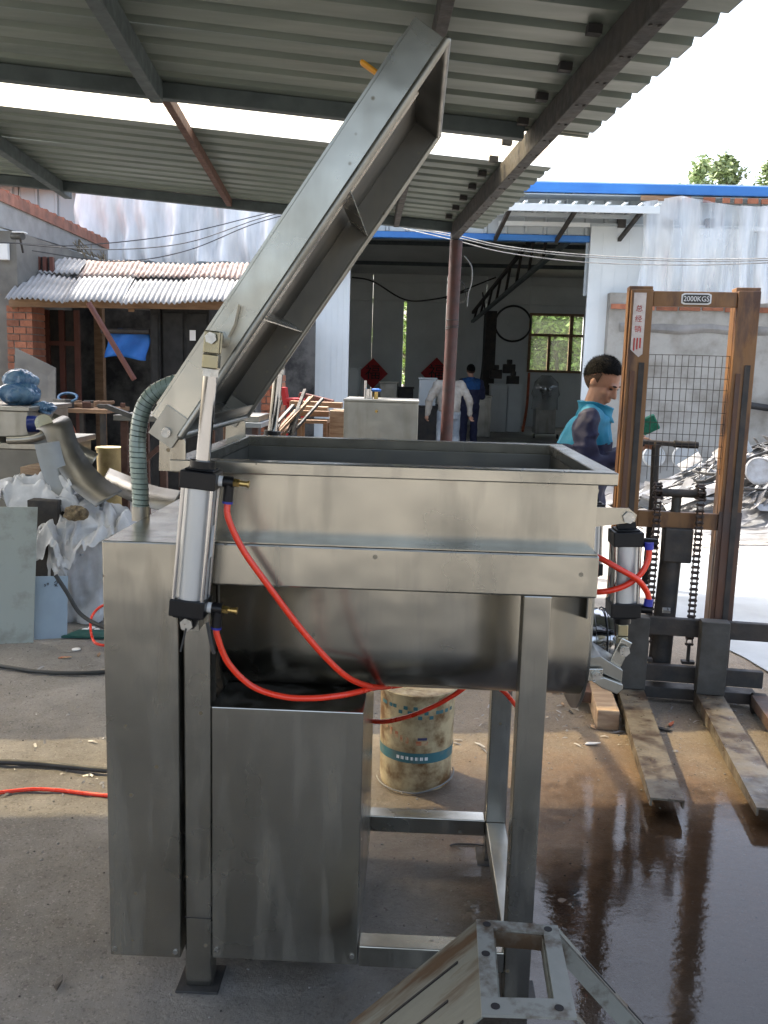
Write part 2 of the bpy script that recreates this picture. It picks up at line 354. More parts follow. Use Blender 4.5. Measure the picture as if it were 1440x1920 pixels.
def share(src, name, loc, parent=None, rot=None, scale=None):
    """another object with the same mesh, placed at a world point"""
    o = bpy.data.objects.new(name, src.data); COL.objects.link(o)
    o.parent = parent; o.location = Vector(loc) - (OFF[parent] if parent is not None else Vector((0, 0, 0)))
    if rot: o.rotation_euler = rot
    if scale: o.scale = scale
    OFF[o] = Vector(loc)
    return o
def struct(o): o['kind'] = 'structure'; return o
def spline(pts, n=40):
    """Catmull-Rom through pts"""
    pts = [Vector(p) for p in pts]; out = []; m = len(pts)-1
    for i in range(m):
        p0 = pts[max(i-1, 0)]; p1 = pts[i]; p2 = pts[i+1]; p3 = pts[min(i+2, m)]
        k = max(2, n//m)
        for j in range(k):
            t = j/k
            out.append(.5*((2*p1)+(p2-p0)*t+(2*p0-5*p1+4*p2-p3)*t*t+(3*p1-p0-3*p2+p3)*t**3))
    out.append(pts[-1]); return out
def frame(origin, ang):               # local x right / y away turned by ang about z
    return Matrix.Translation(Vector(origin)) @ Matrix.Rotation(ang, 4, 'Z')
def text_mesh(txt, size, X, m, name, parent, ext=.0006, align='CENTER'):
    cu = bpy.data.curves.new(name, 'FONT'); cu.body = txt; cu.size = size; cu.align_x = align; cu.align_y = 'CENTER'; cu.extrude = ext; cu.resolution_u = 3
    ob = bpy.data.objects.new(name, cu); COL.objects.link(ob); dg = bpy.context.evaluated_depsgraph_get()
    me = bpy.data.meshes.new_from_object(ob.evaluated_get(dg)); bpy.data.objects.remove(ob); bpy.data.curves.remove(cu)
    off = OFF[parent] if parent is not None else Vector((0, 0, 0))
    me.transform(Matrix.Translation(-off) @ X); me.materials.clear(); me.materials.append(MT[m])
    o = bpy.data.objects.new(name, me); COL.objects.link(o); o.parent = parent; OFF[o] = off
    return o
FACE = Matrix.Rotation(PI/2, 4, 'X')          # text plane facing -Y
# ================================================================== SETTING
def wetmask(x, y):
    n = noise.fractal(Vector((x*2.1, y*2.1, 3.1)), .8, 2.0, 3)*.2
    d = math.hypot((x-1.22)/1.05, (y-2.1)/1.25)
    d2 = math.hypot((x-.80)/.13, (y-3.30)/.26)
    return max(0, min(1, (1.10-min(d, d2)+n*(.5 if d2 < d else 1))/.35))
def ground_h(x, y):
    h = .005 + noise.fractal(Vector((x*2.2, y*2.2, .7)), 1.0, 2.0, 4)*.006
    near = max(0, 1-abs(y-3)/9)
    h += noise.fractal(Vector((x*13, y*19, 5.)), .7, 2.0, 4)*.0044*near
    w = wetmask(x, y)
    return h*(1-.5*w) - .003*w
def axis_pts(lo, hi, step, far, grow=1.25):
    a = list(np.arange(lo, hi+1e-6, step)); s = step; p = hi
    while p < far: s *= grow; p += s; a.append(p)
    s = step; p = lo
    while p > -far: s *= grow; p -= s; a.insert(0, p)
    return a
gx_ = axis_pts(-2.6, 2.6, .026, 300); gy_ = axis_pts(1.2, 5.4, .026, 300)
m = MB(); nx = len(gx_)
for y in gy_:
    for x in gx_:
        m.v.append(Vector((x, y, ground_h(x, y) if abs(x) < 12 and -3 < y < 14 else 0.0)))
for j in range(len(gy_)-1):
    for i in range(nx-1): m.f.append((j*nx+i, j*nx+i+1, (j+1)*nx+i+1, (j+1)*nx+i))
gm = bpy.data.materials.new('ground_dirt'); gm.use_nodes = True; t = gm.node_tree; b = t.nodes['Principled BSDF']
tc = nd(t, 'ShaderNodeTexCoord')
def gnoise(sc, det=6, ro=.6):
    n = nd(t, 'ShaderNodeTexNoise'); n.inputs['Scale'].default_value = sc; n.inputs['Detail'].default_value = det; n.inputs['Roughness'].default_value = ro
    lk(t, tc.outputs['Object'], n.inputs['Vector']); return n.outputs['Fac']
def gmask(cx, cy, rx, ry, soft, amp=.35, sc=2.2):
    mp = nd(t, 'ShaderNodeMapping'); mp.inputs['Location'].default_value = (-cx/rx, -cy/ry, 0); mp.inputs['Scale'].default_value = (1/rx, 1/ry, 0)
    lk(t, tc.outputs['Object'], mp.inputs[0]); ln = nd(t, 'ShaderNodeVectorMath', operation='LENGTH'); lk(t, mp.outputs[0], ln.inputs[0])
    ma = nd(t, 'ShaderNodeMath', operation='MULTIPLY_ADD'); ma.inputs[1].default_value = amp*2; lk(t, gnoise(sc, 7, .65), ma.inputs[0]); lk(t, ln.outputs['Value'], ma.inputs[2])
    mr = nd(t, 'ShaderNodeMapRange'); mr.inputs['From Min'].default_value = 1+amp+soft; mr.inputs['From Max'].default_value = 1+amp-soft
    lk(t, ma.outputs[0], mr.inputs['Value']); return mr.outputs[0]
def gmix(a, bcol, fac, k=1.0):
    mx = nd(t, 'ShaderNodeMix', data_type='RGBA')
    if isinstance(a, tuple): mx.inputs['A'].default_value = c4(a)
    else: lk(t, a, mx.inputs['A'])
    if isinstance(bcol, tuple): mx.inputs['B'].default_value = c4(bcol)
    else: lk(t, bcol, mx.inputs['B'])
    if k != 1.0:
        q = nd(t, 'ShaderNodeMath', operation='MULTIPLY'); q.inputs[1].default_value = k; lk(t, fac, q.inputs[0]); fac = q.outputs[0]
    lk(t, fac, mx.inputs['Factor']); return mx.outputs['Result']
def ramp(fac, a, bb):
    mr = nd(t, 'ShaderNodeMapRange'); mr.inputs['From Min'].default_value = a; mr.inputs['From Max'].default_value = bb; lk(t, fac, mr.inputs['Value']); return mr.outputs[0]
c = gmix((.225, .215, .195), (.125, .116, .10), ramp(gnoise(1.1, 9, .66), .36, .64))
c = gmix(c, (.245, .232, .21), ramp(gnoise(4.2, 8, .7), .52, .72), .6)
c = gmix(c, (.085, .075, .06), ramp(gnoise(9, 9, .75), .58, .74), .75)
c = gmix(c, (.06, .052, .044), ramp(gnoise(70, 4, .7), .62, .72), .6)
c = gmix(c, (.26, .24, .21), ramp(gnoise(46, 4, .7), .64, .76), .5)
c = gmix(c, (.045, .038, .03), ramp(gnoise(2.4, 3, .5), .66, .74), .55)
far = gmask(2.5, 15.0, 9.0, 8.2, .10, .12, .8)  # far yard made paler to bounce more light onto the hall front
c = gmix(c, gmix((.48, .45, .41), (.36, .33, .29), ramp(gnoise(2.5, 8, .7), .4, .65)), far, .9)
sand = gmask(1.3, 4.2, 1.5, 1.6, .5, .4, 1.8)
c = gmix(c, gmix((.26, .185, .105), (.17, .115, .06), ramp(gnoise(7, 8, .7), .4, .65)), sand, .42)
mud = gmask(.85, 3.0, .75, .75, .35, .35, 3.0)
c = gmix(c, gmix((.17, .085, .035), (.11, .06, .03), ramp(gnoise(6, 8, .7), .4, .65)), mud, .6)
c = gmix(c, (.34, .32, .29), ramp(gnoise(120, 3, .6), .58, .68), .45)
c = gmix(c, (.05, .043, .036), ramp(gnoise(95, 3, .6), .57, .66), .5)
damp = gmask(.55, 2.30, 1.15, 1.30, .28, .5, 2.6)
dry = c
dk = nd(t, 'ShaderNodeHueSaturation'); dk.inputs['Value'].default_value = .60; dk.inputs['Saturation'].default_value = 1.25; lk(t, c, dk.inputs['Color'])
c = gmix(dry, dk.outputs[0], damp, .92)
lk(t, c, b.inputs['Base Color'])
rg = nd(t, 'ShaderNodeMapRange'); rg.inputs['To Min'].default_value = .9; rg.inputs['To Max'].default_value = .26; lk(t, damp, rg.inputs['Value'])
ra = nd(t, 'ShaderNodeMath', operation='MULTIPLY_ADD'); ra.inputs[1].default_value = .3; lk(t, gnoise(30, 4), ra.inputs[0])
sb = nd(t, 'ShaderNodeMath', operation='SUBTRACT'); sb.inputs[1].default_value = .12; lk(t, rg.outputs[0], sb.inputs[0]); lk(t, sb.outputs[0], ra.inputs[2])
lk(t, ra.outputs[0], b.inputs['Roughness'])
ra.inputs[1].default_value = .45
bp = nd(t, 'ShaderNodeBump'); bp.inputs['Strength'].default_value = .8; bp.inputs['Distance'].default_value = .008; lk(t, gnoise(42, 8, .75), bp.inputs['Height']); lk(t, bp.outputs[0], b.inputs['Normal'])
MT['ground_dirt'] = gm
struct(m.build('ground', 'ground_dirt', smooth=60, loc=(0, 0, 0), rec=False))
# water sheet lying in the hollow of the ground
wm = bpy.data.materials.new('water'); wm.use_nodes = True; t = wm.node_tree; t.nodes.remove(t.nodes['Principled BSDF'])
tr = nd(t, 'ShaderNodeBsdfTransparent'); tr.inputs[0].default_value = (.86, .78, .69, 1)
tr0 = nd(t, 'ShaderNodeBsdfTransparent')
gl = nd(t, 'ShaderNodeBsdfGlossy')
fr = nd(t, 'ShaderNodeFresnel'); fr.inputs[0].default_value = 1.5
tc = nd(t, 'ShaderNodeTexCoord')
def gnoise2(sc, det, st=(1, 1, 1)):
    mp = nd(t, 'ShaderNodeMapping'); mp.inputs['Scale'].default_value = st; lk(t, tc.outputs['Object'], mp.inputs[0])
    n = nd(t, 'ShaderNodeTexNoise'); n.inputs['Scale'].default_value = sc; n.inputs['Detail'].default_value = det; n.inputs['Roughness'].default_value = .6; lk(t, mp.outputs[0], n.inputs['Vector']); return n.outputs['Fac']
core = gmask(1.22, 2.10, 1.02, 1.22, .20, .42, 1.9)
fine = ramp(gnoise2(11, 8, (1, 1.7, 1)), .36, .54)
md = nd(t, 'ShaderNodeMath', operation='MULTIPLY_ADD'); md.inputs[1].default_value = 1.35; md.inputs[2].default_value = -.35; lk(t, core, md.inputs[0])
ad = nd(t, 'ShaderNodeMath', operation='MAXIMUM'); lk(t, md.outputs[0], ad.inputs[0])
mf = nd(t, 'ShaderNodeMath', operation='MULTIPLY'); lk(t, core, mf.inputs[0]); lk(t, fine, mf.inputs[1]); lk(t, mf.outputs[0], ad.inputs[1])
mask = nd(t, 'ShaderNodeClamp'); lk(t, ad.outputs[0], mask.inputs[0]); mask = mask.outputs[0]
rr_ = nd(t, 'ShaderNodeMapRange'); rr_.inputs['From Min'].default_value = .35; rr_.inputs['From Max'].default_value = .65; rr_.inputs['To Min'].default_value = .015; rr_.inputs['To Max'].default_value = .07; lk(t, gnoise2(5, 6), rr_.inputs['Value']); lk(t, rr_.outputs[0], gl.inputs['Roughness'])
bp = nd(t, 'ShaderNodeBump'); bp.inputs['Strength'].default_value = .05; bp.inputs['Distance'].default_value = .01; lk(t, gnoise2(22, 4, (1, 1.6, 1)), bp.inputs['Height'])
lk(t, bp.outputs[0], gl.inputs['Normal']); lk(t, bp.outputs[0], fr.inputs['Normal'])
mx = nd(t, 'ShaderNodeMixShader'); lk(t, fr.outputs[0], mx.inputs[0]); lk(t, tr.outputs[0], mx.inputs[1]); lk(t, gl.outputs[0], mx.inputs[2])
m0 = nd(t, 'ShaderNodeMixShader'); lk(t, mask, m0.inputs[0]); lk(t, tr0.outputs[0], m0.inputs[1]); lk(t, mx.outputs[0], m0.inputs[2]); lk(t, m0.outputs[0], t.nodes['Material Output'].inputs[0])
MT['water'] = wm
m = MB(); m.add([(-.6, .7, .0065), (3.0, .7, .0065), (3.0, 4.2, .0065), (-.6, 4.2, .0065)], [(0, 1, 2, 3)])
struct(m.build('puddle_water', 'water', loc=(0, 0, 0), rec=False))

# ------------------------------------------------------------------ canopy over the yard
TH = math.radians(5.3); RS = .065; RZ = 2.805
e1 = Vector((math.cos(TH), math.sin(TH), 0)); e2 = Vector((-math.sin(TH), math.cos(TH), 0)); RO = Vector((.25, 7, 0))
def RF(a, bb, dz=0): return RO + e1*a + e2*bb + Vector((0, 0, RZ - RS*a + dz))
can = thing('canopy', 'open sided yard canopy of grey ribbed sheets with one milky translucent sheet', 'canopy', (.28, 7.78, 0))
def rib_profile(w, pitch, rw, rh, lap=.03):
    pts = []; n = round(w/pitch)
    for i in range(n):
        x = i*pitch
        pts += [(x, 0), (x+pitch-rw-.02, 0), (x+pitch-rw, rh), (x+pitch-.02, rh)]
    pts += [(w, 0), (w+lap, .002)]
    return pts
A0, A1 = -7.2, .38
def roof_strip(b0, w, pitch, rw, rh, name, mt, da=0, dz=0, lap=.03):
    m = MB(); pr = rib_profile(w, pitch, rw, rh, lap); na = 5
    for (x, h) in pr:
        for k in range(na):
            a = A0 + (A1+da-A0)*k/(na-1)
            m.v.append(RF(a, b0+x, h+dz+(.002*math.sin(a*3.1+b0*5))))
    for i in range(len(pr)-1):
        for k in range(na-1): m.f.append((i*na+k, i*na+k+1, (i+1)*na+k+1, (i+1)*na+k))
    return m.build(name, mt, can, rec=False)
bb = -7.47; i = 0
while bb < -2.3:
    roof_strip(bb, .88, .22, .065, .026, 'roof_sheet', 'roof_sheet', rnd.uniform(-.02, .02)); bb += .88; i += 1
roof_strip(-2.22, .735, .147, .05, .026, 'translucent_sheet', 'translucent_sheet', .05, .004)
can.children[-1]['label'] = 'milky white translucent ribbed sheet glowing with daylight'
bb = -1.475
for k in range(3):
    roof_strip(bb, .80, .20, .06, .026, 'roof_sheet', 'roof_sheet', rnd.uniform(-.02, .02)); bb += .80
def rbar(a0, b0, a1, b1, w, h, dz, name, mt, lab=None):
    m = MB(); m.bar(RF(a0, b0, dz-h/2), RF(a1, b1, dz-h/2), w, h)
    o = m.build(name, mt, can, bevel=.004)
    if lab: o['label'] = lab
    return o
rbar(A0, -2.30, .02, -2.30, .06, .075, -.004, 'purlin', 'beam_grey')
rbar(A0, .76, .10, .76, .06, .075, -.004, 'purlin', 'beam_grey')
rbar(A0, -6.6, .02, -6.6, .06, .10, -.004, 'purlin', 'beam_grey')
rbar(-1.68, -7.4, -1.75, -2.34, .058, .10, -.01, 'rafter', 'beam_grey')
rbar(-1.73, -2.26, -1.75, .80, .042, .06, -.006, 'rafter', 'beam_rust', 'rusty red brown rafter beyond the translucent sheet')
rbar(-2.90, -7.4, -3.10, 1.0, .06, .09, -.01, 'rafter', 'beam_grey')
rbar(-.67, -7.4, -.39, .80, .045, .075, -.006, 'rafter', 'beam_dark')
# eave beam of two channels with cleats
eb = rbar(0.065, -7.45, 0.095, .80, .065, .12, -.012, 'eave_beam', 'beam_dark')
m = MB()
for k in range(26):
    bq = -6.9+.29*k
    for s in (-1, 1): m.cyl(RF(.067+.004*(bq+7)+s*.015, bq, -.1322), RF(.067+.004*(bq+7)+s*.015, bq, -.137), .007, n=8)
m.build('bolt', 'dark_iron', eb)['kind'] = 'stuff'
for k in range(18):
    m = MB(); m.bar(RF(-.03, -6.4+k*.40, -.02), RF(.02, -6.4+k*.40, -.02), .04, .03); m.build('cleat', 'beam_dark', can)
ct = P(855, 455, 7.78); cb_ = P(821, 910, 7.78)
cdir = Vector((-.02, 0, -1))
m = MB(); top = Vector((.289, 7.80, 2.66)); bot = Vector((.255, 7.80, -.05))
m.tube([bot, bot.lerp(top, .5), top], .053, n=20)
post = m.build('post', 'column_red', can, smooth=40)
m = MB()
for z, k in ((2.02, 0), (1.965, 1), (1.945, 2)):
    m.tube([Vector((.281+.056*math.cos(a), 7.80+.056*math.sin(a), z+.008*math.sin(a+k))) for a in np.linspace(0, 2*PI, 20, endpoint=False)], .004, n=5, closed=True)
m.tube(spline([P(862, 525, 7.7), P(873, 540, 7.7), P(871, 562, 7.7), P(863, 569, 7.7)], 16), .004, n=5)
m.build('wire_tie', 'wire_dark', post, smooth=60)

# ------------------------------------------------------------------ workshop hall behind
HY, HB = 14.0, 27.0
XL, XR = -1.08, 2.44                     # door opening
hall = thing('workshop_hall', 'long workshop hall with blue roof edge, ribbed metal front and wide dark doorway', 'building', (0, HY, 0))
def ribwall(x0, x1, z0, z1, name, mt='wall_metal', y=HY, pitch=.30):
    m = MB(); x = x0; pts = []
    while x < x1-1e-3:
        pts += [(x, 0), (min(x1, x+pitch-.07), 0), (min(x1, x+pitch-.05), -.03), (min(x1, x+pitch-.02), -.03)]; x += pitch
    pts.append((x1, 0))
    for (px, py) in pts: m.v += [Vector((px, y+py, z0)), Vector((px, y+py, z1))]
    for i in range(len(pts)-1): m.f.append((2*i, 2*i+2, 2*i+3, 2*i+1))
    return m.build(name, mt, hall, rec=False)
for x in np.arange(-9.0, XL-.01, .98):
    ribwall(x, min(x+.975, XL), 2.25, 4.13, 'wall_sheet')
for x in np.arange(XL, XR-.01, .88): ribwall(x, min(x+.875, XR), 3.62, 4.13, 'wall_sheet')
for x in np.arange(XR, 10, .98): ribwall(x, x+.975, 2.75, 4.13, 'wall_sheet')
m = MB(); m.box(-9, XL, HY-.02, HY+.22, 0, 2.25); o = m.build('lower_wall', 'concrete', hall)
m = MB(); m.box(2.78, 10, HY-.32, HY+.1, 0, 2.78)
lw = m.build('lower_wall', 'concrete_lt', hall, label='patched pale grey masonry wall standing behind the scrap heap')
m = MB()
for k in range(22):
    x = 2.80+k*.33
    m2 = MB(); m2.box(x, x+.30, HY-.345, HY-.32, 2.55+rnd.uniform(-.01, .01), 2.62); m2.build('brick', 'brick', lw)
# rough mortar ledge
def ledge(u_, v_):
    x = 2.95+7*u_; z = 2.22+.13*v_; d = .03*math.sin(v_*PI)*(1.0+1.2*noise.noise(Vector((x*3, v_*2, 0))))
    return Vector((x, HY-.322-max(.003, d), z+.03*noise.noise(Vector((x*2, 7, v_)))))
m = MB(); m.grid(ledge, 90, 6); m.build('mortar_ledge', 'concrete', lw, smooth=50)
m = MB(); m.box(XL-.05, XR+.1, HY-.06, HY+.08, 3.52, 3.61); m.build('lintel', 'blue_trim', hall, bevel=.01)
# roof edge, roof plates
m = MB(); m.box(-9.5, 12, HY-.42, HY-.36, 4.15, 4.285); m.build('roof_edge', 'blue_trim', hall, bevel=.012)
m = MB(); m.add([(-9.5, HY-.36, 4.28), (12, HY-.36, 4.28), (12, 20.5, 5.5), (-9.5, 20.5, 5.5), (12, HB+.3, 4.28), (-9.5, HB+.3, 4.28)], [(0, 1, 2, 3), (3, 2, 4, 5)])
m.build('roof', 'panel_grey', hall, solid=.06)
m = MB(); m.box(-9.5, 12, HY-.36, HY-.02, 4.125, 4.14); m.build('soffit', 'wall_metal', hall)
# back wall with window opening, side walls
wx0, wx1 = P(991, 640, HB).x, P(1092, 640, HB).x; wz0, wz1 = P(1040, 699, HB).z, P(1040, 588, HB).z
def bw(x0, x1, z0, z1):
    m = MB(); m.box(x0, x1, HB, HB+.12, z0, z1); return m.build('back_panel', 'panel_grey', hall)
slx = P(758, 640, HB).x
xs = list(np.arange(-9.4, slx-.3, 1.15))
for i, x in enumerate(xs): bw(x, (xs[i+1]-.012) if i+1 < len(xs) else slx-.04, 0, 4.3)
m = MB(); m.box(slx-.04, slx+.05, HB, HB+.12, P(760, 564, HB).z, 4.3); m.build('back_panel', 'panel_grey', hall)
x = slx+.05
while x < wx0-.2:
    x2 = min(x+1.15, wx0); x2 = wx0 if wx0-x2 < .5 else x2
    bw(x, x2-.01, 0, 4.3); x = x2
bw(wx0, wx1, 0, wz0); bw(wx0, wx1, wz1, 4.3); bw(wx1, 11.9, 0, 4.3)
for x in (-9.4, 11.9):
    m = MB(); m.box(x, x+.1, HY+.1, HB, 0, 4.4); m.build('side_wall', 'panel_grey', hall)
m = MB(); m.box(-9.3, 11.9, HY+.22, HB, .004, .012); struct(m.build('hall_floor', 'dark_floor'))
# window
win = MB(); t_ = .07
cx = wx0+(wx1-wx0)*.53; cz = wz0+(wz1-wz0)*.635
W1 = wx0+(wx1-wx0)*.78
wn = None
m = MB(); m.box(wx0, wx0+t_, HB-.03, HB+.1, wz0, wz1); m.box(wx0+t_, wx1, HB-.03, HB+.1, wz1-t_, wz1); m.box(wx0+t_, wx1, HB-.03, HB+.1, wz0, wz0+t_)
wn = m.build('window', 'wood', hall)
m = MB(); m.box(wx0+t_, wx1, HB-.035, HB+.08, cz-.035, cz+.035); m.build('transom', 'wood', wn)
m = MB(); m.box(W1-.05, W1+.05, HB-.04, HB+.08, wz0+t_, wz1-t_); m.build('mullion', 'wood', wn)
m = MB(); m.box(wx0+(wx1-wx0)*.36, wx0+(wx1-wx0)*.41, HB-.038, HB+.06, wz0+t_, cz-.035); m.build('mullion', 'wood', wn)
for (a, bq, c_, d_) in ((wx0, W1, wz0, cz), (W1, wx1, wz0, cz), (wx0, W1, cz, wz1), (W1, wx1, cz, wz1)):
    m = MB(); m.box(a+.03, bq-.03, HB+.03, HB+.036, c_+.03, d_-.03); m.build('pane', 'window_glass', wn)
# purlins under the roof and wall rails
for k in range(7):
    y = HY+1.0+k*1.75; z = 4.28+(1.22/6.86)*(min(y, 41-y)-HY+.3)-.12
    m = MB(); m.box(-9.3, 11.8, y, y+.06, z-.10, z); m.build('purlin', 'beam_grey', hall)
for v_ in (527, 563):
    z = P(740, v_, HB-.06).z; m = MB(); m.box(-9.3, 11.8, HB-.09, HB-.003, z-.025, z+.025); m.build('wall_rail', 'panel_grey', hall)
# truss rafter with webs and its column
p0 = P(886, 603, 26.2); p1 = P(1078, 441, 14.35)
tr_ = MB(); tr_.bar(p0, p1, .09, .07); truss = tr_.build('truss', 'beam_grey', hall, bevel=.006)
q0 = p0+Vector((0, 0, .25)); q1 = p1+Vector((-.02, .4, .75))
m = MB(); m.bar(q0, q1, .07, .07); m.build('top_chord', 'beam_dark', truss)
for k in range(9):
    a = p0.lerp(p1, (k+.2)/9); c_ = q0.lerp(q1, (k+.75)/9); m = MB(); m.bar(a, c_, .05, .05); m.build('web_member', 'dark_iron', truss)
m = MB(); cl_ = P(915, 700, 26.2); m.box(cl_.x-.17, cl_.x+.17, 26.05, 26.4, 0, p0.z+.3); m.build('column', 'dark_iron', hall)
m = MB(); m.box(cl_.x-.33, cl_.x-.27, 26.2, 26.26, 0, p0.z-.2); m.build('conduit', 'panel_grey', hall)
# sliding doors
def door(name, label, u0, u1, vtop, z0, y):
    a = P(u0, 600, y).x; bq = P(u1, 600, y).x; zt = P((u0+u1)/2, vtop, y).z
    d = thing(name, label, 'door', ((a+bq)/2, y, 0))
    n = max(1, round((bq-a)/.95)); w = (bq-a)/n
    for k in range(n):
        m = MB(); m.box(a+k*w+.002, a+(k+1)*w-.002, y, y+.06, z0, zt)
        for q in range(1, 6): m.box(a+k*w+w*q/6-.006, a+k*w+w*q/6+.006, y-.004, y-.0005, z0, zt)
        m.build('door_panel', 'white_panel', d, bevel=.004)
    m = MB(); m.box(a-.012, bq+.012, y-.006, y+.066, zt+.001, zt+.03); m.build('top_rail', 'wall_metal', d)
    return d, a, bq, zt
door('sliding_door', 'white ribbed sliding door leaf left of the dark doorway', 590, 655, 478, .02, HY-.12)
d2, da, db, dz_ = door('sliding_door', 'wide white sliding door leaf partly behind hanging plastic film', 1098, 1392, 427, .02, HY-.12)
for u_ in (1165, 1330):
    m = MB(); q = P(u_, 421, HY-.10); m.box(q.x-.06, q.x+.06, HY-.14, HY-.05, q.z-.05, q.z+.08); m.build('roller_hanger', 'dark_iron', d2)
m = MB(); q = P(1000, 418, HY-.16); m.box(q.x-.5, 10, HY-.10, HY-.03, q.z-.03, q.z+.03); m.build('door_rail', 'white_panel', hall)
m = MB(); q = P(1300, 417, HY-.10); m.box(6.0, 10.3, HY-.42, HY-.37, q.z-.06, q.z-.01); m.build('film_rail', 'white_panel', hall)
# small door canopy
q0 = P(925, 381, HY-1.0); q1 = P(1238, 384, HY-1.0)
dc = thing('door_canopy', 'small white sheet canopy on brackets above the wide doorway', 'canopy', ((q0.x+q1.x)/2, HY-.5, q0.z-.2))
n = 10; w = (q1.x-q0.x)/n
for k in range(n):
    m = MB(); m.prism([(q0.x+k*w, HY-1.0, q0.z), (q0.x+(k+1)*w-.004, HY-1.0, q0.z), (q0.x+(k+1)*w-.004, HY-.02, q0.z+.12), (q0.x+k*w, HY-.02, q0.z+.12)], (0, 0, .012))
    m.box(q0.x+(k+1)*w-.03, q0.x+(k+1)*w+.015, HY-1.02, HY-.03, q0.z+.035, q0.z+.05, Matrix.Identity(4))
    m.build('sheet', 'white_panel', dc)
m = MB(); m.box(q0.x, q1.x, HY-1.01, HY-.985, q0.z-.09, q0.z-.002); m.build('front_trim', 'white_panel', dc)
m = MB(); m.box(q0.x, q1.x-.3, HY-.55, HY-.5, q0.z-.09, q0.z-.04); m.build('purlin', 'wall_metal', dc)
for xx in (q0.x+.12, q0.x+(q1.x-q0.x)*.45, q1.x-.35):
    m = MB(); m.bar((xx, HY-.03, q0.z-.35), (xx+.12, HY-.95, q0.z-.05), .05, .05); m.build('bracket', 'dark_iron', dc)

# ---- plastic film sheets hanging on the facade
def film(name, label, x0, x1, zt, zb, y, seed, amp=.10, nf=9, mt='plastic_film'):
    def fn(u_, v_):
        x = x0+(x1-x0)*u_; k = .25+.9*v_
        f = math.sin(u_*nf*3.3*PI+3.0*noise.noise(Vector((u_*4, v_*.8, seed))))*.5+noise.noise(Vector((u_*nf*1.7, v_*1.6, seed+3)))
        zt2 = zt - .12*abs(math.sin(u_*7.3+seed))*(1-v_)
        return Vector((x+.05*noise.noise(Vector((u_*9, v_*3, seed))), y-.06-amp*k*(.6+f), zt2+(zb-zt2)*v_+.1*noise.noise(Vector((u_*5, 2, seed)))*v_))
    m = MB(); m.grid(fn, 150, 26); o = m.build(name, mt, smooth=80, rec=False)
    return tag(o, label, 'plastic film')
a = P(152, 400, HY-.2); c_ = P(655, 400, HY-.2)
film('plastic_film', 'wrinkled clear plastic film hung on the wall above the old corrugated awning', a.x, c_.x, 4.10, P(400, 497, HY-.2).z, HY-.30, 1.3, .17, 7)
a = P(1205, 400, HY-.5)
film('plastic_film', 'clear plastic film hanging from the blue roof edge over the right wall', a.x, a.x+4.6, 4.12, P(1300, 566, HY-.5).z, HY-.42, 8.6, .13, 8, 'plastic_film_clear')
q = P(289, 392, HY-.3); m = MB(); m.box(q.x-.1, q.x+.1, HY-.24, HY-.21, q.z-.02, q.z+.02); tag(m.build('wood_batten', 'wood_pale'), 'short wooden batten nailed over the plastic film', 'batten')
for k, (u_, v_, w_) in enumerate(((1240, 372, 70), (1290, 374, 10), (1330, 375, 20), (1362, 376, 12), (1385, 377, 13), (1412, 377, 18), (1438, 378, 18))):
    q = P(u_, v_, HY-.46); s = w_*HY/1700
    m = MB(); m.box(q.x-s/2, q.x+s/2, HY-.47, HY-.44, q.z-.035, q.z+.035)
    o = m.build('batten', 'wood' if k == 0 else 'brick', hall)
# ================================================================== PADDLE MIXER
MX = thing('paddle_mixer', 'stainless steel food mixer with raised lid, air cylinders and motor cabinet on legs', 'mixer', (-.10, 2.48, 0))
LW = .0662; YF = 2.1055; YB = 2.775
xL, xR = -.5455, .2716
for (x, y) in ((xL, YF), (xR, YF), (xL, YB), (xR, YB)):
    m = MB(); m.box(x, x+LW, y, y+LW, .008, 1.076); lg = m.build('leg', 'steel_z', MX, bevel=.004)
    m = MB(); m.box(x-.022, x+LW+.022, y-.022, y+LW+.022, 0, .009); m.build('foot_plate', 'dark_iron', lg, bevel=.002)
    if (x, y) == (xL, YF):
        m = MB(); m.box(x-.0006, x+LW+.0006, y-.0008, y+.01, .200, .2022); m.build('weld_seam', 'black_rubber', lg)
# frame band around the trough
m = MB(); bx0, bx1, by0, by1 = -.5455, .443, YF-.0015, 2.90
m.box(bx0, bx1, by0, by0+.05, 1.0745, 1.178); m.box(bx0, bx1, by1-.05, by1, 1.0745, 1.178)
m.box(bx0, bx0+.05, by0+.0505, by1-.0505, 1.0745, 1.178); m.box(bx1-.05, bx1, by0+.0505, by1-.0505, 1.0745, 1.178)
m.build('frame_band', 'steel_x', MX, bevel=.005)
# ledge sheet on the band, with weld stitches
for (a, bq) in ((by0+.004, by0+.085), (by1-.085, by1-.004)):
    m = MB(); m.box(bx0+.004, bx1-.004, a, bq, 1.1785, 1.181); m.build('band_ledge', 'steel_x', MX)
# hopper (four walls) and rim
hx0, hx1, hy0, hy1 = -.548, .446, 2.188, 2.945
m = MB(); T = .004
m.box(hx0, hx1, hy0, hy0+T, 1.10, 1.339); m.box(hx0, hx1, hy1-T, hy1, 1.10, 1.339); m.box(hx0, hx0+T, hy0+T, hy1-T, 1.10, 1.339); m.box(hx1-T, hx1, hy0+T, hy1-T, 1.10, 1.339)
m.build('hopper', 'steel_x', MX)
m = MB(); q = .0045  # added inner panels, their dark colour stands in for the reflected canopy
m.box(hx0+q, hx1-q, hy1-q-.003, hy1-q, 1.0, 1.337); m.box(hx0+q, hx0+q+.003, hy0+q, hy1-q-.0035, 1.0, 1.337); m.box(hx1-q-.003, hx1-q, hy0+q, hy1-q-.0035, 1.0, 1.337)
m.build('hopper_shade_panel', 'steel_dark', MX)['label'] = 'inner hopper panels with the dark reflection of the canopy put into their colour'
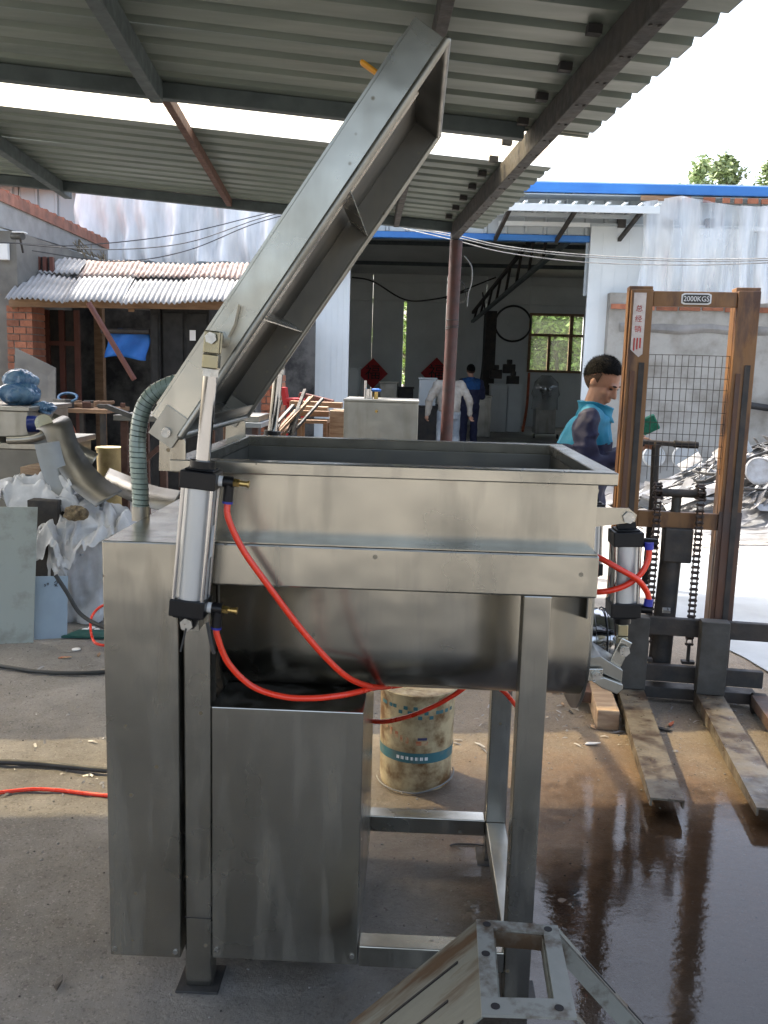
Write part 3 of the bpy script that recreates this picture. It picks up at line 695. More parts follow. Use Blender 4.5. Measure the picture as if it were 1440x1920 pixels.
m = MB(); rx0, rx1, ry0, ry1, rz0, rz1 = -.589, .486, 2.155, 2.994, 1.338, 1.369; rw = .05
def frame_ring(m, x0, x1, y0, y1, z0, z1, w):
    o = [(x0, y0), (x1, y0), (x1, y1), (x0, y1)]; i_ = [(x0+w, y0+w), (x1-w, y0+w), (x1-w, y1-w), (x0+w, y1-w)]
    vs = [(p[0], p[1], z) for z in (z0, z1) for p in o+i_]; fs = []
    for k in range(4):
        j = (k+1) % 4
        fs += [(8+k, 8+j, 12+j, 12+k), (k, 4+k, 4+j, j), (k, j, 8+j, 8+k), (4+k, 12+k, 12+j, 4+j)]
    m.add(vs, fs)
frame_ring(m, rx0, rx1, ry0, ry1, rz0, rz1, rw); m.build('rim', 'steel_x', MX, bevel=.003)
# trough : U shape with end plates
tr = .14; tcs = (2.342, 2.808); tc_z = .903; tc_y = 2.5
def upath(r, n=24, zc=None):
    zc = zc or tc_z; a, c_ = tcs[0]-tr+r, tcs[1]+tr-r
    p = [(a-r, 1.10), (a-r, 1.05), (a-r, 1.0), (a-r, .95)]
    p += [(a-r*math.cos(PI/2*k/n), zc-r*math.sin(PI/2*k/n)) for k in range(n+1)]
    p += [(c_+r*math.cos(PI/2*k/n), zc-r*math.sin(PI/2*k/n)) for k in range(n, -1, -1)]
    return p+[(c_+r, .95), (c_+r, 1.0), (c_+r, 1.05), (c_+r, 1.10)]
m = MB(); up = upath(tr)
for (y, z) in up: m.v += [Vector((-.476, y, z)), Vector((.452, y, z))]
for k in range(len(up)-1): m.f.append((2*k, 2*k+1, 2*k+3, 2*k+2))
m.build('trough', 'steel_x', MX, smooth=50, solid=.004)
for x in (-.482, .4515):
    pts = [(x, y, z) for (y, z) in upath(.24, 24, .93)]; m = MB(); m.prism(pts, (.007, 0, 0)); m.build('end_plate', 'steel_dull', MX)
# paddle shaft inside
m = MB(); m.cyl((-.476, tc_y, 1.0), (.451, tc_y, 1.0), .03, n=16); sh = m.build('shaft', 'steel_x', MX, smooth=40)
for k in range(6):
    x = -.38+k*.15; a = k*1.1
    m = MB(); m.bar((x, tc_y, .96), (x, tc_y+.16*math.sin(a), .96-.16*abs(math.cos(a))), .03, .012); m.build('paddle', 'steel_dull', sh)
# motor cabinet and side cover
m = MB(); m.box(-.4785, -.1030, 2.1105, 2.74, .0866, .7661); cab = m.build('motor_cabinet', 'steel_z', MX, bevel=.003)
for (x, z) in ((-.466, .112), (-.117, .112)): m = MB(); m.cyl((x, 2.111, z), (x, 2.106, z), .006, n=10); m.build('screw', 'bolt', cab)
m = MB(); m.box(-.7335, -.5525, 2.085, 2.90, .100, 1.178); cov = m.build('drive_cover', 'steel_z', MX, bevel=.004)
for (x, z) in ((-.722, .118), (-.566, .118)): m = MB(); m.cyl((x, 2.0855, z), (x, 2.081, z), .006, n=10); m.build('screw', 'bolt', cov)
# rails between the legs
rl = [((-.10, .2710), (YF, YF+.06)), ((-.479, .2710), (YB, YB+.062)), ]
m = MB(); m.box(-.10, xR-.001, YF+.003, YF+.062, .085, .142); m.build('rail', 'steel_x', MX, bevel=.003)
m = MB(); m.box(xL+LW, xR-.001, YB+.002, YB+.062, .095, .150); m.build('rail', 'steel_x', MX, bevel=.003)
m = MB(); m.box(xR+.002, xR+LW-.002, YF+LW+.001, YB-.001, .090, .146); m.build('rail', 'steel_dull', MX, bevel=.003)
m = MB(); m.bar((xR+.05, YB+.02, .62), (xR+.05, YB-.25, .86), .03, .02); m.build('brace', 'steel_dull', MX)

# ---- lid
LO = Vector((-.631, 0, 1.474)); LD = Vector((.601, 0, .895)).normalized(); LN = Vector((LD.z, 0, -LD.x)); LL = 1.078; LH = .086
y0, y1 = 2.15, 2.985
def LP(a, y, n): return LO + LD*a + LN*n + Vector((0, y, 0))
lidX = Matrix(((LD.x, 0, LN.x, LO.x), (0, 1, 0, 0), (LD.z, 0, LN.z, LO.z), (0, 0, 0, 1)))
m = MB(lidX); m.box(0, LL, y0, y1, -.0005, .003); lid = m.build('lid', 'steel_lid', MX)
for (a, bq) in ((y0, y0+.004), (y1-.004, y1)):
    m = MB(lidX); m.box(0, LL, a, bq, .0031, LH); m.build('side_wall', 'steel_lid', lid, bevel=.001)
for (a, bq) in ((0, .004), (LL-.004, LL)):
    m = MB(lidX); m.box(a, bq, y0+.0045, y1-.0045, .0031, LH); m.build('end_wall', 'steel_lid', lid)
m = MB(lidX); m.box(.03, LL-.05, y0+.0, y0+.006, -.0035, -.0006); m.build('edge_strip', 'steel_lid', lid)
m = MB(lidX); m.box(.006, LL-.006, y0+.006, y1-.006, .0035, .006); m.build('lid_shade_panel', 'steel_dark', lid)  # added panels, darkness of the mirrored canopy painted into the lid inside
m = MB(lidX); m.box(.006, LL-.006, y1-.008, y1-.0045, .0065, LH-.002); m.build('lid_shade_panel', 'steel_dark', lid)
m = MB(lidX); m.box(LL-.009, LL-.0045, y0+.006, y1-.0085, .0065, LH-.002); m.build('lid_shade_panel', 'steel_dark', lid)
# rolled lip
m = MB(); r = .0095; n_ = LH
loop = [LP(.0, y0, n_), LP(LL, y0, n_), LP(LL, y1, n_), LP(0, y1, n_)]
for k in range(4): m.cyl(loop[k], loop[(k+1) % 4], r, n=10)
for p in loop: m.ell(p, (r, r, r))
m.build('rolled_lip', 'steel_dull', lid, smooth=50)
m = MB(lidX); m.box(.012, .05, y0+.006, y1-.006, LH-.004, LH-.0005); m.build('end_flange', 'steel_dull', lid)
for a in (.335, .70):
    m = MB(lidX); m.box(a, a+.003, y0+.005, y1-.005, .022, LH-.003); m.build('rib', 'steel_lid', lid)
m = MB(lidX); m.prism([(.02, y0+.30, .0032), (.02, y0+.42, .032), (.02, y0+.54, .0032)], (LL-.05, 0, 0)); m.build('stiffener', 'steel_lid', lid)
# yellow valve lever on the lid's outside
hb = LP(.88, 2.40, 0)
m = MB(); m.cyl(hb, hb-LN*.05, .016, n=12); vb = m.build('valve_body', 'brass', lid, smooth=40)
a = P(702, 134, 2.42); c_ = P(676, 115, 2.42)
m = MB(); m.bar(a-(c_-a)*.8, c_, .026, .012, up=LD); m.build('valve_lever', 'yellow_grip', lid, bevel=.0055, label='yellow valve lever sticking out behind the lid')
# hinge brackets
for y in (2.163, 2.93):
    hc = Vector((-.592, y, 1.434))
    m = MB(); m.prism([(-.615, y-.006, 1.34), (-.550, y-.006, 1.34), (-.550, y-.006, 1.41), (-.565, y-.006, 1.447), (-.612, y-.006, 1.447)], (0, .008, 0)); hgb = m.build('hinge_bracket', 'steel_z', MX)
    m = MB(); a = LD; nn = LN
    q = [hc-LD*.026-LN*.036, hc+LD*.055-LN*.036, hc+LD*.055+LN*.03, hc-LD*.026+LN*.03]
    m.prism([p+Vector((0, -.018, 0)) for p in q], (0, .008, 0)); m.build('hinge_plate', 'steel_dull', lid)
    m = MB(); m.cyl(hc+Vector((0, -.028, 0)), hc+Vector((0, .03, 0)), .012, n=12); m.build('hinge_pin', 'bolt', hgb, smooth=40)

# ---- pneumatic cylinders
def pneumatic(name, base, pin, zc0, zc1, capw, rb, rr, gold, label, fit=1, port=True):
    """base clevis, two square end caps, barrel, tie rods, piston rod, rod clevis"""
    base, pin = Vector(base), Vector(pin); d = (pin-base).normalized()
    cx_ = Vector((0, 1, 0)).cross(d).normalized(); X = Matrix((cx_, Vector((0, 1, 0)), d)).transposed().to_4x4(); X.translation = base
    m = MB(X); m.lathe([(rb, zc0), (rb, zc1)], (0, 0, 0), n=28); bd = m.build(name, 'aluminium', MX, smooth=40, label=label)
    h = .045*capw/.092; w = capw/2
    for z in (zc0, zc1):
        m = MB(X); m.box(-w, w, -w, w, z-h/2, z+h/2); m.box(-w+.008, w-.008, -w+.008, w-.008, z+(h/2 if z == zc1 else -h/2-.005), z+(h/2+.005 if z == zc1 else -h/2))
        m.build('end_cap', 'black_plastic', bd, bevel=.005)
    for sx in (-1, 1):
        for sy in (-1, 1):
            m = MB(X); m.cyl((sx*(w-.008), sy*(w-.008), zc0+h/2), (sx*(w-.008), sy*(w-.008), zc1-h/2), .0048, n=10); m.build('tie_rod', 'chrome', bd, smooth=40)
    m = MB(X); m.cyl((0, 0, zc1+h/2), (0, 0, zc1+h/2+.022), rr*1.75, n=20); m.build('rod_gland', 'black_plastic', bd, smooth=40)
    L = (pin-base).length
    m = MB(X); m.cyl((0, 0, zc1), (0, 0, L-.075), rr, n=24); m.build('piston_rod', 'chrome', bd, smooth=40)
    m = MB(X); m.cyl((0, 0, L-.085), (0, 0, L-.068), rr*1.2, n=6); m.build('lock_nut', 'bolt', bd)
    m = MB(X); w2 = rr*1.08; m.box(-w2, w2, -w2, w2, L-.068, L-.035); m.box(-w2, w2, -w2, -w2+.009, L-.0345, L+.016); m.box(-w2, w2, w2-.009, w2, L-.0345, L+.016); m.build('rod_clevis', gold, bd, bevel=.003)
    m = MB(X); m.cyl((0, -w2-.008, L), (0, w2+.004, L), .0095, n=12); m.cyl((0, -w2-.011, L), (0, -w2-.0085, L), .0135, n=6); m.build('pin', 'bolt', bd, smooth=30)
    # base clevis lug
    m = MB(X); m.prism([(-.024, -.012, zc0-h/2-.005), (.024, -.012, zc0-h/2-.005), (.015, -.012, -.012), (0, -.012, -.018), (-.015, -.012, -.012)], (0, .024, 0)); m.build('base_lug', 'black_plastic', bd)
    m = MB(X); m.cyl((0, -.024, 0), (0, .03, 0), .011, n=12); m.cyl((0, -.030, 0), (0, -.0245, 0), .0155, n=6); m.build('base_bolt', 'bolt', bd, smooth=30)
    ports = []
    if port:
        for z in (zc0, zc1):
            m = MB(X); m.cyl((w, 0, z), (w+.010, 0, z), .0125, n=14); m.build('washer', 'white_paint', bd, smooth=40)
            m = MB(X); m.cyl((w+.010, 0, z), (w+.034, 0, z), .0135, n=14); m.cyl((w+.024, 0, z), (w+.024, 0, z-.045), .0115, n=14); el = m.build('elbow_fitting', 'black_plastic', bd, smooth=40)
            m = MB(X); m.cyl((w+.034, 0, z), (w+.048, 0, z), .010, n=6); m.cyl((w+.048, 0, z), (w+.066, 0, z), .0065, n=10); m.cyl((w+.066, 0, z), (w+.070, 0, z), .0085, n=10); m.build('flow_screw', 'brass', el, smooth=30)
            m = MB(X); m.cyl((w+.024, 0, z-.045), (w+.024, 0, z-.050), .0125, n=14); m.build('collar', 'blue_ring', el)
            ports.append(X @ Vector((w+.024, 0, z-.048)))
    return bd, X, ports
cy, cX, prt = pneumatic('air_cylinder', (-.5165, 2.05, .998), (-.458, 2.05, 1.655), .040, .341, .082, .036, .0165, 'zinc_yellow', 'large air cylinder lifting the lid, beside the front left leg')
m = MB(cX); m.box(.0365, .0372, -.012, .012, .16, .235); m.build('nameplate', 'white_panel', cy)
m = MB(); m.cyl((-.458, 2.075, 1.655), (-.458, 2.149, 1.655), .019, n=18); m.build('lid_boss', 'steel_lid', lid, smooth=40)
m = MB(); m.prism([(-.47, 2.146, 1.665), (-.44, 2.146, 1.70), (-.415, 2.146, 1.735), (-.425, 2.146, 1.69), (-.44, 2.146, 1.66)], (0, -.03, 0)); m.build('gusset', 'steel_lid', lid)
# splayed cotter at the base clevis
m = MB(); q = Vector((-.5165, 2.02, .99)); m.tube([q, q+Vector((-.012, -.005, -.055))], .0025, n=6); m.build('cotter_pin', 'dark_iron', cy); m = MB(); m.tube([q+Vector((.045, .02, .01)), q+Vector((.062, .0, -.05)), q+Vector((.066, 0, -.058))], .005, n=6); m.build('cotter_pin', 'dark_iron', cy)
m = MB(); m.box(-.535, -.495, 2.055, 2.1045, .975, 1.03); m.build('cylinder_mount', 'steel_dull', MX)
pneumatic('air_cylinder', (-.5165, 3.06, .998), (-.458, 3.06, 1.655), .040, .341, .082, .036, .0165, 'zinc_yellow', 'far air cylinder lifting the lid, behind the hopper', port=False)
m = MB(); m.cyl((-.458, 2.986, 1.655), (-.458, 3.04, 1.655), .019, n=18); m.build('lid_boss', 'steel_lid', lid, smooth=40)
# discharge end
m = MB(); m.lathe([(.086, 0), (.086, .055), (.093, .056), (.093, .072), (.089, .073), (.089, .092), (.093, .093), (.093, .104), (.084, .107)], (.459, 2.50, .856), (1, 0, 0), n=36); dd = m.build('discharge_door', 'chrome', MX, smooth=30)
m = MB(); m.tube([Vector((.545, 2.50+.0935*math.cos(a), .856+.094*math.sin(a))) for a in np.linspace(0, 2*PI, 32, endpoint=False)], .0018, n=5, closed=True); m.build('door_seal', 'black_rubber', dd)
cyR, RX, prR = pneumatic('air_cylinder', (.545, 2.30, 1.245), (.556, 2.30, .895), .055, .240, .076, .033, .012, 'zinc_yellow', 'short air cylinder closing the discharge door, near side', port=False)
pneumatic('air_cylinder', (.545, 2.78, 1.245), (.556, 2.78, .895), .055, .240, .076, .033, .012, 'zinc_yellow', 'short air cylinder at the discharge end, far side', port=False)
for y in (2.285, 2.765):
    m = MB(); m.prism([(.447, y, 1.215), (.447, y, 1.268), (.545, y, 1.268), (.566, y, 1.252), (.562, y, 1.234), (.51, y, 1.225)], (0, -.006, 0)); m.build('cylinder_bracket', 'steel_x', MX)
def elbow(p, d):
    p = Vector(p); d = Vector(d)
    m = MB(); m.cyl(p, p+d*.022, .011, n=12); m.cyl(p+d*.018, p+d*.018+Vector((.0, 0, -.028 if d.z >= 0 else -.028)), .0105, n=12); e = m.build('elbow_fitting', 'black_plastic', cyR, smooth=40); return p+d*.018
for z in (1.182, 1.01):
    m = MB(); m.cyl((.582, 2.28, z), (.620, 2.27, z), .012, n=12); m.build('elbow_fitting', 'black_plastic', cyR, smooth=40)
m = MB(); m.cyl(P(1217, 1017, 2.262), P(1217, 1030, 2.262), .0115, n=14); m.build('collar', 'blue_ring', cyR)
m = MB(); m.cyl(P(1215, 1136, 2.262), P(1217, 1123, 2.262), .0115, n=14); m.build('collar', 'blue_ring', cyR)
m = MB(); m.cyl((.646, 2.27, 1.01), (.664, 2.268, 1.01), .008, n=6); m.build('flow_screw', 'bolt', cyR)
# lever, yoke and latch block
def pxprism(name, pts, Y, dep, mt, par=None, bevel=.002):
    m = MB(); m.prism([P(u_, v_, Y) for (u_, v_) in pts], (0, dep, 0)); return m.build(name, mt, par or MX, bevel=bevel)
for y in (2.262, 2.322): pxprism('lever_plate', [(1166, 1196), (1186, 1206), (1163, 1254), (1142, 1243)], y, .009, 'steel_lid')
q = P(1169, 1218, 2.262); m = MB(); m.cyl(q+Vector((0, -.012, 0)), q+Vector((0, .09, 0)), .009, n=12); m.cyl(q+Vector((0, -.017, 0)), q+Vector((0, -.0125, 0)), .014, n=6); m.build('lever_bolt', 'bolt', MX, smooth=30)
lb = pxprism('latch_block', [(1105, 1232), (1126, 1230), (1168, 1257), (1166, 1280), (1128, 1262), (1105, 1256)], 2.24, .13, 'steel_dull')
pxprism('pivot_plate', [(1101, 1254), (1131, 1254), (1130, 1279), (1101, 1277)], 2.225, .008, 'steel_lid', lb)
q = P(1118, 1266, 2.224); m = MB(); m.cyl(q, q+Vector((0, -.010, 0)), .012, n=6); m.build('pivot_bolt', 'bolt', lb)
pxprism('chute_lip', [(1110, 1278), (1132, 1270), (1168, 1284), (1168, 1293), (1157, 1302), (1128, 1290)], 2.22, .14, 'steel_lid')

# ---- red air hoses
def hose(name, pts, r, label, mt='red_hose', n=60):
    m = MB(); m.tube(spline(pts, n), r, n=10); o = m.build(name, mt, MX, smooth=60); o['label'] = label; return o
HR = .0076
hose('air_hose', [prt[1]] + [P(u_, v_, y) for (u_, v_, y) in ((428, 972, 2.045), (455, 1030, 2.05), (500, 1094, 2.06), (560, 1174, 2.08), (612, 1234, 2.10), (652, 1270, 2.13), (690, 1286, 2.20), (722, 1288, 2.30), (760, 1283, 2.42))], HR, 'red air hose running from the upper cylinder cap down under the trough')
hose('air_hose', [prt[0]] + [P(u_, v_, y) for (u_, v_, y) in ((408, 1195, 2.05), (428, 1243, 2.06), (472, 1286, 2.08), (530, 1306, 2.09), (590, 1309, 2.10), (650, 1302, 2.14), (695, 1291, 2.22), (730, 1284, 2.33), (770, 1276, 2.45))], HR, 'red air hose curving in a low loop over the motor cabinet')
hose('air_hose', [P(u_, v_, y) for (u_, v_, y) in ((640, 1335, 2.79), (705, 1353, 2.66), (760, 1345, 2.60), (812, 1325, 2.56), (850, 1304, 2.54), (885, 1284, 2.53), (935, 1290, 2.55), (965, 1320, 2.62), (985, 1350, 2.7))], HR*.95, 'red air hose crossing in front of the paint bucket')
hose('air_hose', [P(u_, v_, y) for (u_, v_, y) in ((1217, 1028, 2.262), (1215, 1050, 2.26), (1202, 1075, 2.255), (1176, 1096, 2.25), (1145, 1107, 2.25), (1118, 1110, 2.26), (1085, 1110, 2.3))], HR, 'red air hose arcing from the top of the short cylinder')
hose('air_hose', [P(u_, v_, y) for (u_, v_, y) in ((1217, 1125, 2.262), (1212, 1108, 2.258), (1194, 1086, 2.236), (1160, 1066, 2.23), (1122, 1045, 2.25), (1080, 1025, 2.31))], HR, 'red air hose crossing from the bottom of the short cylinder')
# ---- green ribbed suction hose with wire coil
gp = spline([P(264, 962, 2.45), P(263, 920, 2.45), P(259, 868, 2.45), P(259, 815, 2.46), P(268, 768, 2.47), P(288, 738, 2.48), P(322, 720, 2.5), P(345, 716, 2.5)], 70)
m = MB(); m.tube(gp, .0225, n=16); gh = m.build('suction_hose', 'green_hose', MX, smooth=60); gh['label'] = 'pale green ribbed hose from the drive cover up to the lid'
m = MB(); L = 0; N = 700; hp = []; acc = [0]
for i in range(1, len(gp)): acc.append(acc[-1]+(gp[i]-gp[i-1]).length)
for k in range(N):
    s = acc[-1]*k/(N-1); i = max(1, min(len(gp)-1, int(np.searchsorted(acc, s)))); f_ = (s-acc[i-1])/max(1e-6, acc[i]-acc[i-1])
    p = gp[i-1].lerp(gp[i], f_); d = (gp[i]-gp[i-1]).normalized(); a = d.cross(Vector((0, 1, 0))).normalized(); bq = Vector((0, 1, 0))
    ph = s/.0145*2*PI; hp.append(p+(a*math.cos(ph)+bq*math.sin(ph))*.0227)
m.tube(hp, .0016, n=4); m.build('wire_coil', 'green_coil', gh, smooth=60)
m = MB(); m.cyl(gp[0]-Vector((0, 0, .02)), gp[0]+Vector((0, 0, .02)), .0245, n=16); m.build('hose_fitting', 'steel_dull', gh, smooth=40)
# ================================================================== HAND STACKER
SX = frame((1.275, 4.25, 0), -math.radians(6.5))
def SW(x, y, z): return SX @ Vector((x, y, z))
ST = thing('hand_stacker', 'orange mast hand stacker with chains, wire guard and two steel forks', 'stacker', SW(0, .1, 0))
def sbox(name, mt, *bx, parent=None, bevel=.003, label=None):
    m = MB(SX); m.box(*bx); return m.build(name, mt, parent or ST, bevel=bevel, label=label)
for s in (-1, 1):
    x = s*.185; w = .062
    m = MB(SX)                                   # bent channel fork, open below, tapering to the tip
    sec = lambda y, z1, h, ww: [(x-ww, y, z1-h), (x-ww, y, z1), (x+ww, y, z1), (x+ww, y, z1-h), (x+ww-.008, y, z1-h), (x+ww-.008, y, z1-.008), (x-ww+.008, y, z1-.008), (x-ww+.008, y, z1-h)]
    rings = [sec(.05, .092, .075, w), sec(-.3, .090, .06, w), sec(-.8, .086, .05, w), sec(-1.15, .082, .032, w*.98)]
    for r_ in rings: m.v += [SX @ Vector(p) for p in r_]
    for k in range(3):
        for j in range(8): m.f.append((k*8+j, k*8+(j+1) % 8, (k+1)*8+(j+1) % 8, (k+1)*8+j))
    m.f += [(0, 7, 6, 1), (1, 6, 5, 2), (2, 5, 4, 3)]; o_ = 24; m.f += [(o_+1, o_+6, o_+7, o_), (o_+2, o_+5, o_+6, o_+1), (o_+3, o_+4, o_+5, o_+2)]
    fk = m.build('fork', 'fork_steel' if 'fork_steel' in MT else 'grey_iron', ST)
    sbox('fork_shank', 'grey_iron', x-.065, x+.065, -.015, .06, .094, .452)
    for yy in (-.35, -.8):
        m = MB(SX); m.box(x-w+.009, x+w-.009, yy, yy+.05, .03, .07); m.build('fork_roller', 'dark_iron', fk)
sbox('carriage_bar', 'dark_iron', -.46, .45, .062, .10, .352, .438)
sbox('carriage_bar', 'dark_iron', -.44, .44, .062, .10, .118, .20)
sbox('carriage_bar', 'dark_iron', -.42, .42, .07, .16, .03, .085)
for s in (-1, 1):
    x = s*.242; dx = s
    m = MB(SX); m.box(x-.05, x+.05, .155, .163, .04, 2.0); m.box(x-.05, x-.042, .1635, .27, .04, 2.0); m.box(x+.042, x+.05, .1635, .27, .04, 2.0)
    ps = m.build('mast_post', 'mast_paint', ST, bevel=.002)
    m = MB(SX); m.box(x-.0525, x+.0525, .1525, .1548, .04, .86+.1*s); m.build('rust_scale', 'mast_rust', ps)
    m = MB(SX); m.box(x-.033, x-.012, .146, .1545, .04, 1.62); m.build('inner_rail', 'mast_rust', ps)
    m = MB(SX); m.box(x+.004, x+.03, .148, .1545, .04, 1.66); m.build('wear_strip', 'dark_iron', ps)
    m = MB(SX); m.box(x-.052 if s > 0 else x-.058, x+.058 if s > 0 else x+.052, .20, .30, .05, 2.02); m.build('outer_channel', 'mast_paint', ps, bevel=.003)
    m = MB(SX); m.cyl((s*.39, .03, .055), (s*.45, .03, .055), .05, n=18); m.build('load_wheel', 'dark_iron', ST, smooth=40)
    sbox('outrigger', 'mast_rust', s*.42-.04, s*.42+.04, -1.05 if s > 0 else -.12, .02, .045, .10)
cb1 = sbox('crossbar', 'mast_paint', -.190, .190, .165, .195, 1.925, 1.995)
sbox('crossbar', 'mast_paint', -.190, .190, .165, .20, .865, .945)
# rating plate 2000KGS
m = MB(SX); pts = []
for k in range(24):
    a = 2*PI*k/24; sx_ = .068*max(-1, min(1, 1.15*math.cos(a)+.0)); pts.append((sx_+.005, .1645, 1.961+.026*max(-1, min(1, 1.5*math.sin(a)))))
m.prism(pts, (0, -.003, 0)); plt = m.build('rating_plate', 'white_paint', cb1)
m = MB(SX); m.prism([((p[0]-.005)*.90+.005, .1612, 1.961+(p[2]-1.961)*.76) for p in pts], (0, -.002, 0)); m.build('plate_field', 'grey_iron', plt)
text_mesh('2000KGS', .034, SX @ Matrix.Translation((.005, .1588, 1.960)) @ FACE @ Matrix.Diagonal((.9, 1, 1, 1)), 'white_paint', 'plate_lettering', plt)
# sticker with red characters on the left post
m = MB(SX); m.prism([(-.281, .1535, 1.985), (-.224, .1535, 1.985), (-.224, .1535, 1.70), (-.242, .1535, 1.685), (-.281, .1535, 1.72)], (0, -.001, 0)); stk = m.build('sticker', 'sticker', ST)
for k, ch in enumerate('总经销'):
    text_mesh(ch, .034, SX @ Matrix.Translation((-.253, .1519, 1.91-k*.048)) @ FACE, 'ink_red', 'lettering', stk)
for k in range(3):
    m = MB(SX); m.box(-.270+k*.014, -.263+k*.014, .1515, .152, 1.715+.006*k, 1.775); m.build('lettering', 'ink_red', stk)
# wire guard
gz0, gz1 = 1.14, 1.70
for k in range(13):
    x = -.186+k*.031; m = MB(SX); z0_ = gz0+rnd.uniform(-.05, .04); m.tube([(x, .205, z0_), (x+rnd.uniform(-.004, .004), .203, (z0_+gz1)/2), (x, .205, gz1)], .0016, n=5); m.build('guard_wire', 'guard_wire', ST)
for k in range(11):
    z = gz1-k*.054; m = MB(SX); m.tube([(-.195, .208, z), (0, .206, z+rnd.uniform(-.004, .004)), (.195, .208, z)], .0016, n=5); m.build('guard_wire', 'guard_wire', ST)
# lift cylinder, crosshead, pump handle
m = MB(SX); m.cyl((-.03, .19, .12), (-.01, .19, .85), .055, .05, n=20); lc = m.build('lift_cylinder', 'dark_iron', ST, smooth=40)
m = MB(SX); m.cyl((-.01, .19, .85), (-.007, .19, 1.03), .024, n=16); m.build('piston_rod', 'grey_iron', lc, smooth=40)
m = MB(SX); m.cyl((-.11, .16, 1.04), (.12, .16, 1.04), .021, n=14); m.build('crosshead', 'dark_iron', ST, smooth=40)
m = MB(SX); m.box(-.06, .075, .13, .24, .70, .87); m.build('cylinder_bracket', 'dark_iron', lc, bevel=.008)
m = MB(SX); m.tube([(-.11, .30, .55), (-.10, .31, 1.0), (-.105, .33, 1.24), (-.095, .33, 1.265)], .021, n=10); hd = m.build('tiller', 'dark_iron', ST, smooth=50)
m = MB(SX); m.cyl((-.26, .34, 1.272), (.09, .33, 1.262), .013, n=12); m.build('tiller_bar', 'dark_iron', hd, smooth=50)
for (a, bq) in ((-.02, .10), (-.27, -.16)):
    m = MB(SX); m.lathe([(.014, 0), (.019, .004), (.018, .03), (.0195, .033), (.018, .06), (.0195, .063), (.017, abs(bq-a))], (a, .333, 1.266), (1, 0, -.02), n=14); m.build('hand_grip', 'black_rubber', hd, smooth=40)
# chains : leaf chain links
lnk = MB()
for s in (-1, 1):
    pts = []
    for k in range(8): a = -PI/2+PI*k/7; pts.append((s*.012, .0105*math.sin(a), .016+.0105*math.cos(a)))
    for k in range(8): a = PI/2+PI*k/7; pts.append((s*.012, .0105*math.sin(a), -.016+.0105*math.cos(a)))
    lnk.prism(pts, (s*.003, 0, 0))
lnk.cyl((-.020, 0, .016), (.020, 0, .016), .0058, n=8); lnk.cyl((-.020, 0, -.016), (.020, 0, -.016), .0058, n=8)
OFF[None] = Vector((0, 0, 0))
for s in (-1, 1):
    x = -.005+s*.1; first = None
    m = MB(SX); m.box(x-.03, x+.03, .105, .145, .200, .214); ca = m.build('chain_anchor', 'dark_iron', ST)
    m = MB(SX); m.cyl((x, .125, .214), (x, .125, .30), .009, n=10); m.build('anchor_rod', 'grey_iron', ca)
    n = 27
    for k in range(n):
        z = .315+k*.0275 if k < n-2 else None
        if z is None: continue
        p = SW(x, .125+(.0 if k < 24 else .01), z)
        if first is None:
            lm = MB(Matrix.Translation(p) @ SX.to_3x3().to_4x4()); lm.v = [lm.X @ v for v in lnk.v]; lm.f = list(lnk.f)
            src = MB(); src.v = list(lnk.v); src.f = list(lnk.f); first = src.build('chain_link', 'chain', loc=(0, 0, 0)); first.parent = ST; first.location = p-OFF[ST]; first.rotation_euler = (0, 0, -math.radians(6.5))
        else:
            share(first, 'chain_link', p, ST, (0, 0, -math.radians(6.5)), (.82 if k % 2 else 1, 1, 1))
    for k in range(7):           # links over the crosshead
        a = PI*k/6; p = SW(x, .165-.04*math.cos(a), 1.02+.045*math.sin(a))
        share(first, 'chain_link', p, ST, (-(a-PI/2)-PI/2+PI/2, 0, -math.radians(6.5)))
# timber beside the stacker fork
a, bq = G(1140, 1352, .05), G(1112, 1262, .05)
m = MB(); m.bar((a.x, a.y, .052), (bq.x, bq.y+.1, .052), .10, .095); tag(m.build('timber', 'wood_pale', bevel=.006), 'short squared timber lying beside the left stacker fork', 'timber')

# ================================================================== STEEL BASE FRAME in the foreground
fz = .40
TL, TR, BR, BL = [G(u_, v_, fz) for (u_, v_) in ((893, 1723), (1046, 1735), (1082, 1908), (903, 1902))]
FRM = thing('base_frame', 'rust stained trapezoid steel base frame with bolt holes in the foreground', 'metal frame', ((TL.x+TR.x)/2, 1.68, 0))
def inset(pts, w):
    c_ = sum(pts, Vector())/len(pts); return [p+(c_-p).normalized()*w for p in pts]
out = [TL, TR, BR, BL]
inn = [TL+Vector((.035, -.03, 0)), TR+Vector((-.035, -.028, 0)), BR+Vector((-.036, .05, 0)), BL+Vector((.036, .05, 0))]
m = MB(); T = Vector((0, 0, -.006))
vs_ = out+inn+[p+T for p in out+inn]; fs_ = []
for k in range(4):
    j = (k+1) % 4; fs_ += [(k, j, 4+j, 4+k), (8+k, 12+k, 12+j, 8+j), (k, 8+k, 8+j, j), (4+k, 4+j, 12+j, 12+k)]
m.add(vs_, fs_); tp = m.build('top_plate', 'frame_paint', FRM)
for q in (TL+Vector((.022, -.018, .0012)), TR+Vector((-.024, -.016, .0012)), BR+Vector((-.03, .024, .0012)), BL+Vector((.028, .024, .0012)), TL+Vector((.012, -.12, .0012))):
    m = MB(); m.cyl(q, q+Vector((0, 0, -.012)), .009, n=14); m.build('bolt_hole', 'ink', tp)
# inner collar under the opening
for k in range(4):
    a, bq = inn[k], inn[(k+1) % 4]
    m = MB(); m.prism([a+T*1.05, bq+T*1.05, bq+T*1.05+Vector((0, 0, -.035)), a+T*1.05+Vector((0, 0, -.035))], (bq-a).cross(Vector((0, 0, 1))).normalized()*.004); m.build('collar', 'frame_rusty', FRM)
